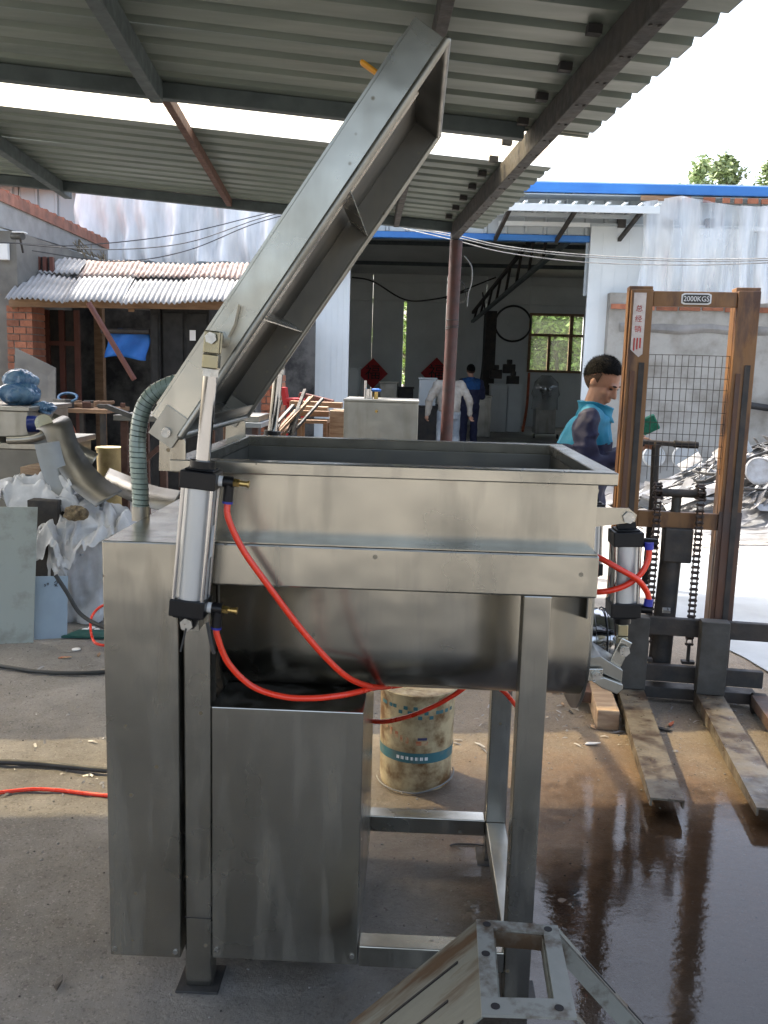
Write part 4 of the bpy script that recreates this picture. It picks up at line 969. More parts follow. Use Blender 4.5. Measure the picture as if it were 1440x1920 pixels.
# splayed side plates
dl = Vector((-.40, .02, -fz)); dr = Vector((.38, -.03, -fz))
m = MB(); e = Vector((.003, 0, -.002))
m.prism([TL+T, BL+T, BL+T+dl, TL+T+dl], e); sp = m.build('side_plate', 'frame_rusty', FRM, label='left splayed plate with long slots and rust streaks')
nrm = (BL-TL).cross(dl).normalized(); nrm = nrm if nrm.z > 0 else -nrm
for (f0, f1, t_) in ((.10, .50, .30), (.15, .55, .62), (.08, .30, .92)):
    a = TL+T+(BL-TL)*t_+dl*f0; bq = TL+T+(BL-TL)*t_+dl*f1
    m = MB(); m.bar(a+nrm*.0016, bq+nrm*.0016, .007, .0016, up=nrm); m.build('slot', 'ink', sp)
m = MB(); a = TL+T; m.prism([a, a+dl, a+dl+Vector((0, .0, -.05)), a+Vector((0, 0, -.05))], (0, -.005, 0)); m.build('plate_flange', 'frame_rusty', sp)
m = MB(); m.prism([TR+T, TR+T+Vector((0, -.022, 0)), TR+T+Vector((0, -.022, 0))+dr, TR+T+dr], e); br_ = m.build('brace_leg', 'frame_rusty', FRM, label='right splayed angle leg with two slots')
m = MB(); a = TR+T+Vector((0, -.021, -.003)); m.prism([a, a+dr, a+dr+Vector((-.0, 0, -.055)), a+Vector((0, 0, -.055))], (0, .004, 0)); m.build('leg_flange', 'frame_paint', br_)
n2 = Vector((0, 1, 0)).cross(dr).normalized(); n2 = n2 if n2.z > 0 else -n2
for (f0, f1) in ((.14, .34), (.42, .60)):
    a = TR+T+Vector((0, -.010, 0)); m = MB(); m.bar(a+dr*f0+n2*.0018, a+dr*f1+n2*.0018, .006, .0016, up=n2); m.build('slot', 'ink', br_)
m = MB(); m.prism([BR+T, BR+T+Vector((0, .022, 0)), BR+T+Vector((0, .022, 0))+dr, BR+T+dr], e); m.build('brace_leg', 'frame_rusty', FRM)
m = MB(); m.bar(BL+T+dl*.98+Vector((0, .02, .02)), TL+T+dl*.98+Vector((0, -.02, .02)), .02, .02); m.build('foot_bar', 'frame_rusty', FRM)

# ================================================================== BUCKET and small things by the mixer
bc = G(776, 1490); bc = Vector((.045, 3.385, 0)); br, bh = .146, .385
bk = thing('paint_bucket', 'dirty cream plastic bucket with teal band under the mixer', 'bucket', bc)
m = MB(); m.lathe([(br-.010, 0), (br-.010, .012), (br-.006, .03), (br, bh-.01), (br+.001, bh)], bc, n=48); bb_ = m.build('pail', 'bucket', bk, smooth=40)
m = MB(); m.lathe([(br+.002, bh-.004), (br+.003, bh+.006), (br-.004, bh+.009), (br-.008, bh+.003), (br*.5, bh+.004), (br*.5-.002, bh+.002), (br*.47, bh+.005), (.001, bh+.005)], bc, n=48); m.build('lid', 'bucket', bk, smooth=30)
def patch(name, mt, a0, a1, z0, z1, parent, tilt=0):
    m = MB(); n = max(2, int((a1-a0)/.06)+1); vs = []
    for k in range(n+1):
        a = a0+(a1-a0)*k/n
        for z in (z0+tilt*k/n, z1+tilt*k/n):
            r = br-.006+.006*(z-.03)/(bh-.04)+.0012; vs.append(bc+Vector((r*math.sin(a), -r*math.cos(a), z)))
    m.add(vs, [(2*k, 2*k+2, 2*k+3, 2*k+1) for k in range(n)]); return m.build(name, mt, parent, smooth=60, rec=False)
patch('printed_band', 'bucket_teal', -1.7, 1.7, .125, .165, bb_)
for k in range(15):
    a = -1.15+k*.15+rnd.uniform(-.05, .05); z = rnd.choice((.30, .318, .336))
    patch('printed_square', 'bucket_teal', a, a+.11, z, z+.014, bb_)
for (a, z, w) in ((-.95, .245, .06), (-.80, .225, .09), (-.62, .215, .10), (-.45, .205, .08), (-.30, .20, .08)): patch('printed_letter', 'bucket_red', a, a+w, z, z+.028, bb_)
patch('printed_oval', 'bucket_red', -.02, .30, .198, .214, bb_); patch('printed_oval', 'bucket_navy', .02, .27, .218, .228, bb_)
for k in range(7): patch('printed_letter', 'white_paint', -.55+k*.13, -.47+k*.13, .137, .150, bb_)
m = MB(); m.tube([bc+Vector((1.03*br*math.cos(a), 1.05*br*math.sin(a)-.01, .015+.03*max(0, math.cos(a)))) for a in np.linspace(-PI*.98, 0.15, 26)], .003, n=6); m.build('bail_handle', 'wire_pale', bk, smooth=60)
# cables and hose on the ground
def cable(name, pts, r, mt, label, cat='cable'):
    ps = [Vector((p.x, p.y, r+max(.004, ground_h(p.x, p.y)+.002))) for p in pts]
    m = MB(); m.tube(spline(ps, 110), r, n=8); return tag(m.build(name, mt, smooth=60), label, cat)
cable('power_cable', [G(-1500, 1330), G(-700, 1200), G(-300, 1215), G(-120, 1240), G(0, 1256), G(60, 1264), G(130, 1269), G(200, 1266), G(300, 1255), G(420, 1250)], .011, 'cable', 'black power cable on the ground nearest the leaning sheets', 'cable')
cable('power_cable', [G(-1500, 1480), G(-700, 1400), G(-300, 1425), G(-120, 1432), G(0, 1438), G(70, 1440), G(140, 1447), G(210, 1453), G(300, 1455), G(420, 1440)], .012, 'cable', 'black power cable on the ground just above the red hose', 'cable')
cable('red_air_hose', [G(-1500, 1560), G(-800, 1640), G(-400, 1580), G(-160, 1520), G(-60, 1500), G(0, 1493), G(60, 1487), G(110, 1488), G(160, 1493), G(210, 1499), G(300, 1505), G(430, 1480)], .0075, 'red_hose', 'red air hose lying on the ground left of the mixer', 'hose')
cable('thin_wire', [G(843, 1592), G(860, 1588), G(905, 1590), G(930, 1600)], .003, 'wire_dark', 'thin dark wire on the wet ground between the mixer legs', 'wire')
# ================================================================== LEFT HOUSE, AWNING, DARK WORK AREA
HW = P(34, 560, 10.0).x
hs_ = thing('old_house', 'old grey rendered house with red tiled eave at the left edge', 'house', (HW-1.5, 9.2, 0))
m = MB(); m.box(HW-4, HW, 10.0, 13.6, 0, 2.95); m.build('wall', 'plaster', hs_)
# roof slopes down away from the camera
ra = P(-40, 348, 9.4); rb_ = P(202, 460, 13.3); rlx = 2.4
for k in range(22):
    f0, f1 = k/22, (k+1.12)/22
    a = ra.lerp(rb_, f0); bq = ra.lerp(rb_, f1)
    m = MB(); vv = []
    n = 18
    for i in range(n+1):
        dx = -3.2*i/n; h = .025*math.sin(i*2.2)
        vv += [(a.x+dx+.0, a.y, a.z-dx*.22+h+.05), (bq.x+dx, bq.y, bq.z-dx*.22+h+.012)]
    m.add(vv, [(2*i, 2*i+2, 2*i+3, 2*i+1) for i in range(n)])
    m.build('roof_tile_course', 'tile', hs_, solid=.02, rec=False)
for k in range(30):
    p = ra.lerp(rb_, k/30); p2 = ra.lerp(rb_, (k+1.08)/30); m = MB(); z = .075+.012*(k % 2)
    m.prism([p+Vector((.02, 0, -.06)), p2+Vector((.02, 0, -.06)), p2+Vector((.02, 0, z-.04)), p+Vector((.02, 0, z))], (-.22, 0, .03)); m.build('verge_tile', 'tile', hs_)
m = MB(); m.prism([ra+Vector((0, 0, -.05)), rb_+Vector((0, 0, -.05)), rb_+Vector((0, 0, -.20)), ra+Vector((0, 0, -.34))], (-.05, 0, 0)); m.build('barge_board', 'asbestos', hs_)
for k in range(26):
    f_ = .55+.4*rnd.random(); p = ra.lerp(rb_, f_)+Vector((.03, 0, -.1-.12*rnd.random())); m = MB()
    m.tube([p, p+Vector((rnd.uniform(0, .12), rnd.uniform(-.1, .1), rnd.uniform(-.22, -.05)))], .006, n=4)
    if k == 0: wd = m
    else: wd.v += [v for v in m.v]; wd.f += [tuple(i+len(wd.v)-len(m.v) for i in f) for f in m.f]
o = wd.build('dry_weeds', 'straw', hs_); o['kind'] = 'stuff'
for k in range(3):
    q = P(48+k*8, 480+k*6, 9.6); 
m = MB(); a = P(38, 475, 10.3); bq = P(80, 560, 10.3); m.box(a.x, bq.x, 10.62, 10.68, bq.z, a.z); hw_ = m.build('window', 'dark_iron', hs_)
for k in range(4):
    x = a.x+(bq.x-a.x)*k/3; m = MB(); m.box(x-.02, x+.02, 10.57, 10.615, bq.z, a.z); m.build('window_bar', 'wood_red', hw_)
# security camera
q = P(38, 448, 9.8)
sc_ = thing('security_camera', 'small white topped security camera on the house wall', 'camera', q)
m = MB(); m.cyl(q+Vector((-.09, .02, .03)), q+Vector((.05, -.05, .02)), .036, n=16); m.build('housing', 'grey_iron', sc_, smooth=40)
m = MB(); m.box(q.x-.06, q.x+.07, q.y-.07, q.y+.03, q.z+.055, q.z+.068); m.build('sun_shield', 'white_paint', sc_, bevel=.004)
m = MB(); m.cyl(q+Vector((0, 0, 0)), q+Vector((-.04, .15, -.12)), .012, n=8); m.build('arm', 'dark_iron', sc_)
m = MB(); q2 = P(3, 470, 9.9); m.box(q2.x-.05, q2.x+.05, 9.93, 9.99, q2.z-.09, q2.z+.09); tag(m.build('junction_box', 'white_paint', bevel=.006), 'small white junction box fixed to the grey house wall', 'box')
# brick pillars
def pillar(name, label, u0, u1, vt, zb, Y, depth=.34):
    a, bq = P(u0, vt, Y), P(u1, vt, Y); t_ = thing(name, label, 'pillar', ((a.x+bq.x)/2, Y+depth/2, 0))
    m = MB(); m.box(a.x+.012, bq.x-.012, Y+.012, Y+depth-.012, 0, a.z); m.build('mortar_core', 'mortar', t_)
    h = .075; n = int((a.z-zb)/h); w = bq.x-a.x; src = {}
    for r in range(n):
        z = zb+r*h
        cut = [0, .5, 1] if r % 2 else [0, .27, .75, 1]
        for i in range(len(cut)-1):
            x0 = a.x+w*cut[i]+.006; x1 = a.x+w*cut[i+1]-.006; jy = rnd.uniform(-.008, .006)
            m = MB(); m.box(x0, x1, Y+jy, Y+depth+jy, z+.006, z+h-.006); m.build('brick', 'brick', t_)
    return t_
pillar('brick_pillar', 'red brick pillar under the corrugated awning beside the house', 10, 60, 566, .2, 9.7)
pillar('brick_pillar', 'red brick pillar behind the far lid cylinder', 489, 528, 690, 0, 9.4)
# corrugated awning
aw = thing('corrugated_awning', 'old grey corrugated cement awning with weathered red upper sheets', 'awning', (P(230, 555, 9.6).x, 10.5, 0))
F0, F1 = P(12, 556, 9.6), P(452, 562, 9.6); B0, B1 = P(62, 490, 11.2), P(470, 503, 11.2); MZ = F0.z
def awsheet(t0, t1, s0, s1, mt, dz, ph):
    m = MB(); nu = max(20, int((t1-t0)*44*9)); rows = 5
    def fn(u_, v_):
        t_ = t0+(t1-t0)*u_; s = s0+(s1-s0)*v_; p = F0.lerp(F1, t_).lerp(B0.lerp(B1, t_), s)
        return p+Vector((0, 0, .012*math.sin(t_*44*2*PI)+dz+.035*noise.noise(Vector((t_*5, s*2, ph)))-.03*math.sin(t_*PI)))
    m.grid(fn, nu, rows); return m.build('awning_sheet', mt, aw, smooth=70, solid=.008, rec=False)
for (a, bq, mt, dz) in ((0, .26, 'asbestos', 0), (.255, .50, 'asbestos', .012), (.495, .74, 'asbestos', .0), (.735, 1.0, 'asbestos', .012)): awsheet(a, bq, -.05, .62, mt, dz, a*9)
for (a, bq, mt, dz) in ((0, .25, 'asbestos', .04), (.24, .5, 'asbestos_old', .03), (.49, .76, 'asbestos_old', .04), (.75, 1.0, 'asbestos_old', .03)): awsheet(a, bq, .58, 1.06, mt, dz, a*7+1)
m = MB(); m.bar(F0+Vector((0, .08, -.06)), F1+Vector((0, .08, -.06)), .06, .08); m.build('front_beam', 'wood', aw)
for t_ in (.02, .52, .98):
    p = F0.lerp(F1, t_); m = MB(); m.bar(p+Vector((0, .1, -.1)), B0.lerp(B1, t_)+Vector((0, 0, -.08)), .06, .07); m.build('rafter', 'wood', aw)
m = MB(); p = F0.lerp(F1, .94); m.box(p.x-.05, p.x+.05, p.y+.05, p.y+.15, 0, p.z-.1); m.build('prop', 'wood', aw)
m = MB(); p = F0.lerp(F1, .22); m.box(p.x-.05, p.x+.05, p.y+1.2, p.y+1.3, 0, p.z+.2); m.build('prop', 'wood', aw)
m = MB(); m.cyl(P(170, 566, 9.9), P(400, 580, 10.6), .055, n=14); tag(m.build('grey_pipe', 'asbestos', smooth=40), 'pale grey pipe slung under the corrugated awning', 'pipe')
m = MB(); m.cyl(P(166, 568, 9.3), P(252, 712, 9.3), .028, n=10); tag(m.build('rusty_pole', 'wood_red', smooth=40), 'rusty pole leaning diagonally under the awning', 'pole')
# back of the work area
m = MB(); m.box(HW+.02, P(480, 600, 11.6).x, 11.55, 11.75, 0, 2.7); wb = m.build('low_wall', 'charred_and_shade'); tag(wb, 'grey concrete back wall under the corrugated awning', 'wall')  # wall colour darkened to hold the shade under the awning
a, bq = P(60, 580, 10.4), P(150, 790, 10.4); m = MB(); m.box(a.x, bq.x, 10.4, 10.46, 0, a.z); dk_ = thing('old_door', 'dark old double door with red frame under the awning', 'door', ((a.x+bq.x)/2, 10.4, 0)); m.build('leaf', 'dark_iron', dk_)  # leaf also takes a dark tone for the shade beneath the awning
for k in range(4):
    x = a.x+(bq.x-a.x)*k/3; m = MB(); m.box(x-.03, x+.03, 10.36, 10.398, 0, a.z); m.build('door_frame', 'wood_red', dk_)
for z in (1.1, 1.75): 
    m = MB(); m.box(a.x+.03, bq.x-.03, 10.365, 10.396, z, z+.05); m.build('door_frame', 'wood_red', dk_)
a, bq = P(198, 618, 9.9), P(278, 673, 9.9)
m = MB(); m.grid(lambda u_, v_: Vector((a.x+(bq.x-a.x)*u_+.02*math.sin(v_*5), 9.9+.03*math.sin(u_*8+v_*3), a.z+(bq.z-a.z)*v_+.02*math.sin(u_*5))), 16, 10); bs = thing('blue_tarp', 'bright blue tarp rolled over a bar under the awning', 'tarp', ((a.x+bq.x)/2, 9.9, bq.z)); m.build('sheet', 'blue_sheet', bs, smooth=60, solid=.006)
m = MB(); m.cyl(P(190, 620, 9.86), P(280, 622, 9.86), .03, n=10); m.build('bar', 'dark_iron', bs, smooth=40)
a, bq = P(282, 575, 9.8), P(300, 780, 9.8)
def cabinet(name, label, u0, u1, vt, Y, dep, mt, panes=2):
    a, bq = P(u0, vt, Y), P(u1, vt, Y); t_ = thing(name, label, 'cabinet', ((a.x+bq.x)/2, Y+dep/2, 0))
    m = MB(); m.box(a.x, bq.x, Y, Y+dep, 0, a.z); m.build('body', mt, t_, bevel=.01)
    w = (bq.x-a.x)/panes
    for k in range(panes):
        m = MB(); m.box(a.x+k*w+.02, a.x+(k+1)*w-.02, Y-.02, Y-.002, .08, a.z-.06); d_ = m.build('door', mt, t_, bevel=.005)
        m = MB(); m.box(a.x+k*w+w*.8, a.x+k*w+w*.86, Y-.04, Y-.0205, a.z*.5, a.z*.5+.1); m.build('handle', 'bolt', d_)
    return t_
cabinet('black_cabinet', 'tall black cabinet under the awning beside the blue tarp', 302, 392, 575, 9.9, .5, 'black_sheet', 2)
cabinet('black_cabinet', 'narrow lower black cabinet between blue tarp and tall cabinet', 281, 300, 578, 9.85, .4, 'black_sheet', 1)
q = P(361, 628, 9.86); m = MB(); m.box(q.x-.03, q.x+.035, 9.855, 9.858, q.z-.06, q.z+.05); tag(m.build('notice_card', 'white_paint'), 'small white card stuck on the tall black cabinet', 'card')
# dark panel leaning
a = P(25, 655, 9.2); bq = P(105, 760, 9.2); m = MB(); m.prism([P(28, 652, 9.2), P(104, 690, 9.2), P(104, 772, 9.0), P(25, 772, 9.0)], (0, .02, 0)); tag(m.build('leaning_board', 'plaster'), 'grey board leaning in front of the brick pillar', 'board')

# ---- workbenches with clutter
def bench(name, label, u0, u1, v, Y, dep, mt_top, mt_leg, cat='workbench'):
    a, bq = P(u0, v, Y), P(u1, v, Y); z = a.z
    t_ = thing(name, label, cat, ((a.x+bq.x)/2, Y+dep/2, 0))
    m = MB(); m.box(a.x, bq.x, Y, Y+dep, z-.04, z); m.build('top', mt_top, t_, bevel=.004)
    for x in (a.x+.04, bq.x-.08):
        for y in (Y+.03, Y+dep-.07):
            m = MB(); m.box(x, x+.045, y, y+.045, 0, z-.041); m.build('leg', mt_leg, t_)
    m = MB(); m.box(a.x+.09, bq.x-.085, Y+.035, Y+.06, z*.35, z*.35+.04); m.build('rail', mt_leg, t_)
    return t_, a, bq
b1, a, bq = bench('workbench', 'dark cluttered workbench under the awning beside the brick pillar', 95, 200, 765, 8.6, .7, 'wood', 'dark_iron')
for k in range(12):
    p = Vector((rnd.uniform(a.x, bq.x), rnd.uniform(8.65, 9.2), a.z)); s = rnd.uniform(.04, .1)
    m = MB(Matrix.Translation(p) @ Matrix.Rotation(rnd.uniform(0, 3), 4, 'Z')); m.box(-s, s, -s*.6, s*.6, .001, s*rnd.uniform(.4, 1.2)); m.cyl((0, 0, s*.3), (s*1.6, 0, s*.45), s*.2, n=8)
    tag(m.build('scrap_tool', rnd.choice(['dark_iron', 'wood', 'grey_iron', 'beam_rust']), bevel=.004), 'small odd scrap part lying on the cluttered workbench', 'scrap part', 'odds and ends on the workbench')
for k in range(7):
    q = P(118+rnd.uniform(-8, 14), 772, 8.55); m = MB(); pts = [q+Vector((.05*math.sin(i*.9+k), -.04+.02*k*.3, -.07*i)) for i in range(6)]; m.tube(spline(pts, 24), .010, n=6)
    tag(m.build('hanging_cable', rnd.choice(['cable', 'wood_red', 'orange_pipe']), smooth=60), 'cable in the tangle hanging off the cluttered workbench', 'cable', 'tangled cables on the workbench edge')
m = MB(); q = P(127, 745, 8.7); m.tube([q+Vector((.09*math.cos(t), .03*math.sin(t), .04*math.sin(t))) for t in np.linspace(0, 2*PI, 24, endpoint=False)], .014, n=6, closed=True); tag(m.build('hose_coil', 'blue_wrap', smooth=60), 'pale blue hose coil on the cluttered workbench', 'hose')
b2, a2, bq2 = bench('work_table', 'rusty angle iron table with grey plate top left of the mixer', 212, 318, 778, 6.2, .6, 'steel_dark', 'beam_rust', 'table')
m = MB(); m.bar(P(225, 905, 6.15), P(300, 838, 6.15), .04, .03); m.build('diagonal_brace', 'beam_rust', b2)
m = MB(); m.bar(P(200, 762, 6.0), P(262, 786, 6.0), .05, .03); tag(m.build('angle_bar', 'grey_iron'), 'grey angle bar lying across the rusty table', 'steel bar')
b3, a3, bq3 = bench('work_table', 'rusty steel table behind the lid hinge', 380, 490, 790, 7.2, .7, 'sheet_pale', 'beam_rust', 'table')
m = MB(); m.box(a3.x+.05, bq3.x-.03, 7.25, 7.8, a3.z+.001, a3.z+.05); tag(m.build('steel_slab', 'steel_dull', bevel=.005), 'shiny steel slab lying on the table behind the lid hinge', 'steel slab')
# yellow bucket on the ground
q = P(207, 893, 6.9); bu = thing('yellow_bucket', 'dirty yellow bucket standing behind the bent sheet offcuts', 'bucket', (q.x, q.y, 0))
zt = P(207, 838, 6.9).z
m = MB(); m.lathe([(.085, 0), (.10, zt-.02)], (q.x, q.y, 0), n=24); m.build('pail', 'yellow_bucket', bu, smooth=40)
m = MB(); m.lathe([(.106, zt-.02), (.106, zt), (.09, zt)], (q.x, q.y, 0), n=24); m.build('rim', 'yellow_bucket', bu, smooth=30)
# stainless tank group at far left
ty = 5.9; a = P(-60, 768, ty); bq = P(52, 768, ty); zb = P(50, 822, ty).z
tk = thing('steel_tank', 'open stainless tank with upper and lower trays at the left edge', 'tank', ((a.x+bq.x)/2, ty+.4, 0))
m = MB(); m.box(a.x-.3, bq.x, ty, ty+.7, zb+.005, a.z); m.build('upper_tank', 'steel_dull', tk, bevel=.006)
m = MB(); m.box(a.x-.32, bq.x+.02, ty-.03, ty+.72, a.z+.001, a.z+.03); m.build('upper_rim', 'steel_dull', tk, bevel=.004)
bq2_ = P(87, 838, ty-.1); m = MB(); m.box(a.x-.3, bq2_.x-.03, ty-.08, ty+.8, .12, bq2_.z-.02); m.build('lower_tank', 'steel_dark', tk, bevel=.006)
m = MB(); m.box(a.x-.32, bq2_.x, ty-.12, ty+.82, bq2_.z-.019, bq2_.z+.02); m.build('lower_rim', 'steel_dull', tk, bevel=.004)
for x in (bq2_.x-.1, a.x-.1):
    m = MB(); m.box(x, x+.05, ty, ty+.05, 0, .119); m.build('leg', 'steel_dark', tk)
m = MB(); m.tube(spline([P(15, 825, 5.75), P(45, 824, 5.75), P(70, 820, 5.75), P(90, 810, 5.78), P(97, 803, 5.85)], 20), .028, n=14); pp = m.build('drain_pipe', 'steel_dull', tk, smooth=50)
m = MB(); m.cyl(P(82, 793, 5.72), P(88, 797, 6.0), .055, n=18); m.build('flange', 'zinc_yellow', pp, smooth=40)
# blue wrapped motor on the tank
q = P(38, 752, 6.1)
wr = thing('wrapped_motor', 'motor wrapped in blue plastic film on top of the steel tank', 'motor', q)
def crumple(m, c, r, sd, amp=.2, n=84, mm=54):
    k0 = len(m.v); m.ell(c, r, n=n, m=mm); c = Vector(c)
    for i in range(k0, len(m.v)):
        d = m.v[i]-c; q = Vector((d.x*5+sd, d.y*5, d.z*4)); w = Vector((noise.noise(q), noise.noise(q+Vector((7, 0, 0))), noise.noise(q+Vector((0, 7, 0)))))
        q2 = q*1.0+w*.9; f = 1+amp*(.9*noise.noise(q*.8)+.55*(.5-abs(noise.noise(q2*1.6))*2)+.28*(.5-abs(noise.noise(q2*3.6))*2)+.12*(.5-abs(noise.noise(q2*8))*2))
        m.v[i] = c+d*f
def lumpy(m, c, r, sd, amp=.18, n=28, mm=18):
    k0 = len(m.v); m.ell(c, r, n=n, m=mm)
    for i in range(k0, len(m.v)):
        d = m.v[i]-Vector(c); f = 1+amp*noise.noise(Vector((d.x*9+sd, d.y*9, d.z*9)))+amp*.5*noise.noise(Vector((d.x*24+sd, d.y*24, d.z*24))); m.v[i] = Vector(c)+d*f
m = MB(); crumple(m, P(42, 712, 6.2), (.115, .11, .072), 1, .28); m.build('upper_bundle', 'blue_wrap', wr, smooth=80)
m = MB(); crumple(m, P(35, 738, 6.15), (.14, .12, .075), 4, .28); m.build('lower_bundle', 'blue_wrap', wr, smooth=80)
m = MB(); crumple(m, P(82, 765, 6.1), (.085, .06, .045), 8, .6); m.build('loose_film', 'blue_wrap', wr, smooth=80)
m = MB(); m.cyl(P(52, 795, 5.9), P(80, 795, 5.92), .055, n=18); q = P(66, 795, 5.9); tag(m.build('pump_motor', 'blue_paint', smooth=40), 'dark blue pump motor beside the tank drain pipe', 'motor')
# bent sheet metal offcuts
def ribbon(name, label, path, w, mt, wv=(0, 1, .2), group=None):
    ps = spline(path, 30); wv = Vector(wv).normalized()*w/2; m = MB(); vs = []
    for p in ps: vs += [p-wv, p+wv]
    m.add(vs, [(2*k, 2*k+2, 2*k+3, 2*k+1) for k in range(len(ps)-1)])
    return tag(m.build(name, mt, smooth=60, solid=.004, rec=False), label, 'sheet metal', group)
ribbon('sheet_offcut', 'wide bent steel offcut curving down from the tank', [P(92, 792, 5.75), P(108, 800, 5.7), P(125, 850, 5.6), P(160, 900, 5.5), P(205, 935, 5.4)], .20, 'steel_dark', (.5, .6, .35))
ribbon('sheet_offcut', 'narrow curved steel offcut reaching towards the yellow bucket', [P(95, 786, 5.9), P(120, 800, 5.9), P(140, 840, 5.9), P(178, 862, 5.9)], .10, 'steel_dull', (.2, .5, .6))
ribbon('sheet_offcut', 'pale steel offcut standing beside the tank rim', [P(88, 830, 5.55), P(98, 870, 5.5), P(115, 915, 5.45), P(130, 930, 5.4)], .15, 'sheet_pale', (.7, .5, .1))
ribbon('sheet_offcut', 'long flat steel strip lying behind the white sack', [P(195, 895, 5.9), P(235, 912, 5.7), P(280, 930, 5.5), P(330, 940, 5.4)], .20, 'steel_dark', (.1, .8, .5))
# sacks
def sack(name, label, c, r, sd, mt='white_sack', amp=.2, fl=.3):
    m = MB(); crumple(m, c, r, sd, amp*1.4)
    for i, v in enumerate(m.v):
        if v.z < .004: v.z = .004
        d = v.z-c[2]; v.x += .018*math.sin(v.z*38+sd+3*noise.noise(v*4)); v.y += .014*math.cos(v.z*31+sd)
    return m, c
sk = thing('woven_sack', 'big open white woven sack slumped beside the drive cover', 'sack', (-1.78, 5.55, 0))
c_ = Vector((P(142, 1060, 5.5).x, 5.55, 0))
def bag_r(a, h):
    q = Vector((math.cos(a)*2.2, math.sin(a)*2.2, h*3)); r = .30*(1+.10*math.sin(h*PI))+.05*noise.noise(q*.7)
    for (k, am) in ((.9, .035), (2.0, .014), (4.5, .006)): r += am*math.sin(6*noise.noise(Vector((q.x*k, q.y*k, h*k*1.6+k))))
    return r
m = MB(); na, nh = 110, 60; HT = .66
for j in range(nh):
    h = j/(nh-1)
    for i in range(na):
        a = 2*PI*i/na; r = bag_r(a, h)*(1.0 if h < .92 else 1.0-.25*(h-.92)/.08); m.v.append(c_+Vector((r*math.cos(a), r*.9*math.sin(a), .005+HT*h+.03*noise.noise(Vector((a, h*2, 3))))))
for j in range(nh-1):
    for i in range(na): m.f.append((j*na+i, j*na+(i+1) % na, (j+1)*na+(i+1) % na, (j+1)*na+i))
m.build('bag', 'white_sack', sk, smooth=180, rec=False)
def drape(cx, cy, cz, wx, wy, drop, sd, name, par=None, rot=0, lift=0.0):
    def fn(u_, v_):
        x, y = (u_-.5)*2, (v_-.5)*2; rr = min(1.2, math.hypot(x, y)); q = Vector((x*1.6+sd, y*1.6, 0)); w = Vector((noise.noise(q), noise.noise(q+Vector((5, 0, 0))), 0))
        z = -drop*rr**2+lift*x
        for (k, am) in ((.8, .05), (1.8, .022), (4, .008)): z += am*math.sin(6*noise.noise((q+w*.7)*k))
        p = Matrix.Rotation(rot, 3, 'Z') @ Vector((x*wx*(1+.15*w.y), y*wy*(1+.15*w.x), z)); return Vector((cx, cy, cz))+p
    m = MB(); m.grid(fn, 70, 60); return m.build(name, 'white_sack', par, smooth=180, rec=False)
q = P(168, 945, 5.4); drape(q.x, 5.45, q.z, .27, .26, .22, 1.5, 'folded_mouth', sk, .5, .04)
q = P(108, 985, 5.3); drape(q.x, 5.33, q.z, .17, .18, .12, 6.5, 'folded_flap', sk, -.3, -.03)
m = MB(); crumple(m, P(140, 962, 5.25), (.07, .05, .045), 6, .6); m.build('contents', 'straw', sk, smooth=60)
q = P(82, 898, 5.55); o = drape(q.x, 5.5, q.z, .30, .14, .10, 11.5, 'limp_sack', None, -.12, -.02); tag(o, 'limp empty white sack draped across the lower tank', 'sack')
m = MB(); m.box(*sorted((P(38, 880, 5.5).x, P(75, 880, 5.5).x)), 5.5, 5.75, P(50, 890, 5.5).z, P(50, 876, 5.5).z); tag(m.build('cardboard_piece', 'wood_pale'), 'small brown cardboard piece on top of the limp sack', 'cardboard')
m = MB(); m.box(*sorted((P(50, 930, 5.3).x, P(108, 930, 5.3).x)), 5.3, 5.6, 0, P(70, 938, 5.3).z); tag(m.build('grey_box', 'dark_iron', bevel=.006), 'dark box half hidden behind the stained leaning sheet', 'box')
# leaning sheets
def lean(name, label, q, mt, lean_y=.25, thick=.006):
    pts = [Vector(p) for p in q]; m = MB(); m.prism(pts, (0, thick, 0)); return tag(m.build(name, mt), label, 'metal sheet')
z1 = .80; g0, g1 = G(-60, 1212), G(62, 1206)
lean('leaning_sheet', 'tall stained grey green sheet leaning at the left edge', [(g0.x, g0.y, .004), (g1.x, g1.y, .004), (P(70, 951, g1.y+.2).x, g1.y+.2, P(70, 951, g1.y+.2).z), (P(-60, 950, g0.y+.2).x, g0.y+.2, P(-60, 950, g0.y+.2).z)], 'stained_panel')
g0, g1 = G(62, 1202), G(124, 1199); q0, q1 = P(66, 1081, g0.y+.12), P(127, 1080, g1.y+.12)
lb_ = lean('leaning_sheet', 'small pale blue sheet with scrawled marks leaning beside the stained sheet', [(g0.x, g0.y+.01, .004), (g1.x, g1.y+.01, .004), q1, q0], 'blue_panel')
def onp(f, h): a = Vector((g0.x, g0.y, 0)).lerp(Vector((g1.x, g1.y, 0)), f); b_ = q0.lerp(q1, f); return a.lerp(b_, h)+Vector((0, -.004, 0))
for st in ([(.30, .88), (.33, .86), (.31, .84)], [(.38, .90), (.41, .86), (.42, .90)], [(.60, .90), (.66, .93), (.70, .90), (.62, .84), (.60, .88), (.70, .84)]):
    m = MB(); m.tube([onp(*s_) for s_ in st], .0022, n=5); m.build('marker_stroke', 'ink', lb_)
m = MB(); a, bq = G(108, 1060, .3), 0; m.tube(spline([P(104, 1078, 4.9), P(125, 1110, 4.9), P(150, 1150, 4.9), P(185, 1172, 4.85), P(215, 1180, 4.8)], 30), .012, n=8); tag(m.build('electric_cable', 'cable', smooth=60), 'thick grey cable hanging over the pale blue sheet', 'cable')
a, bq = G(115, 1200), G(195, 1185)
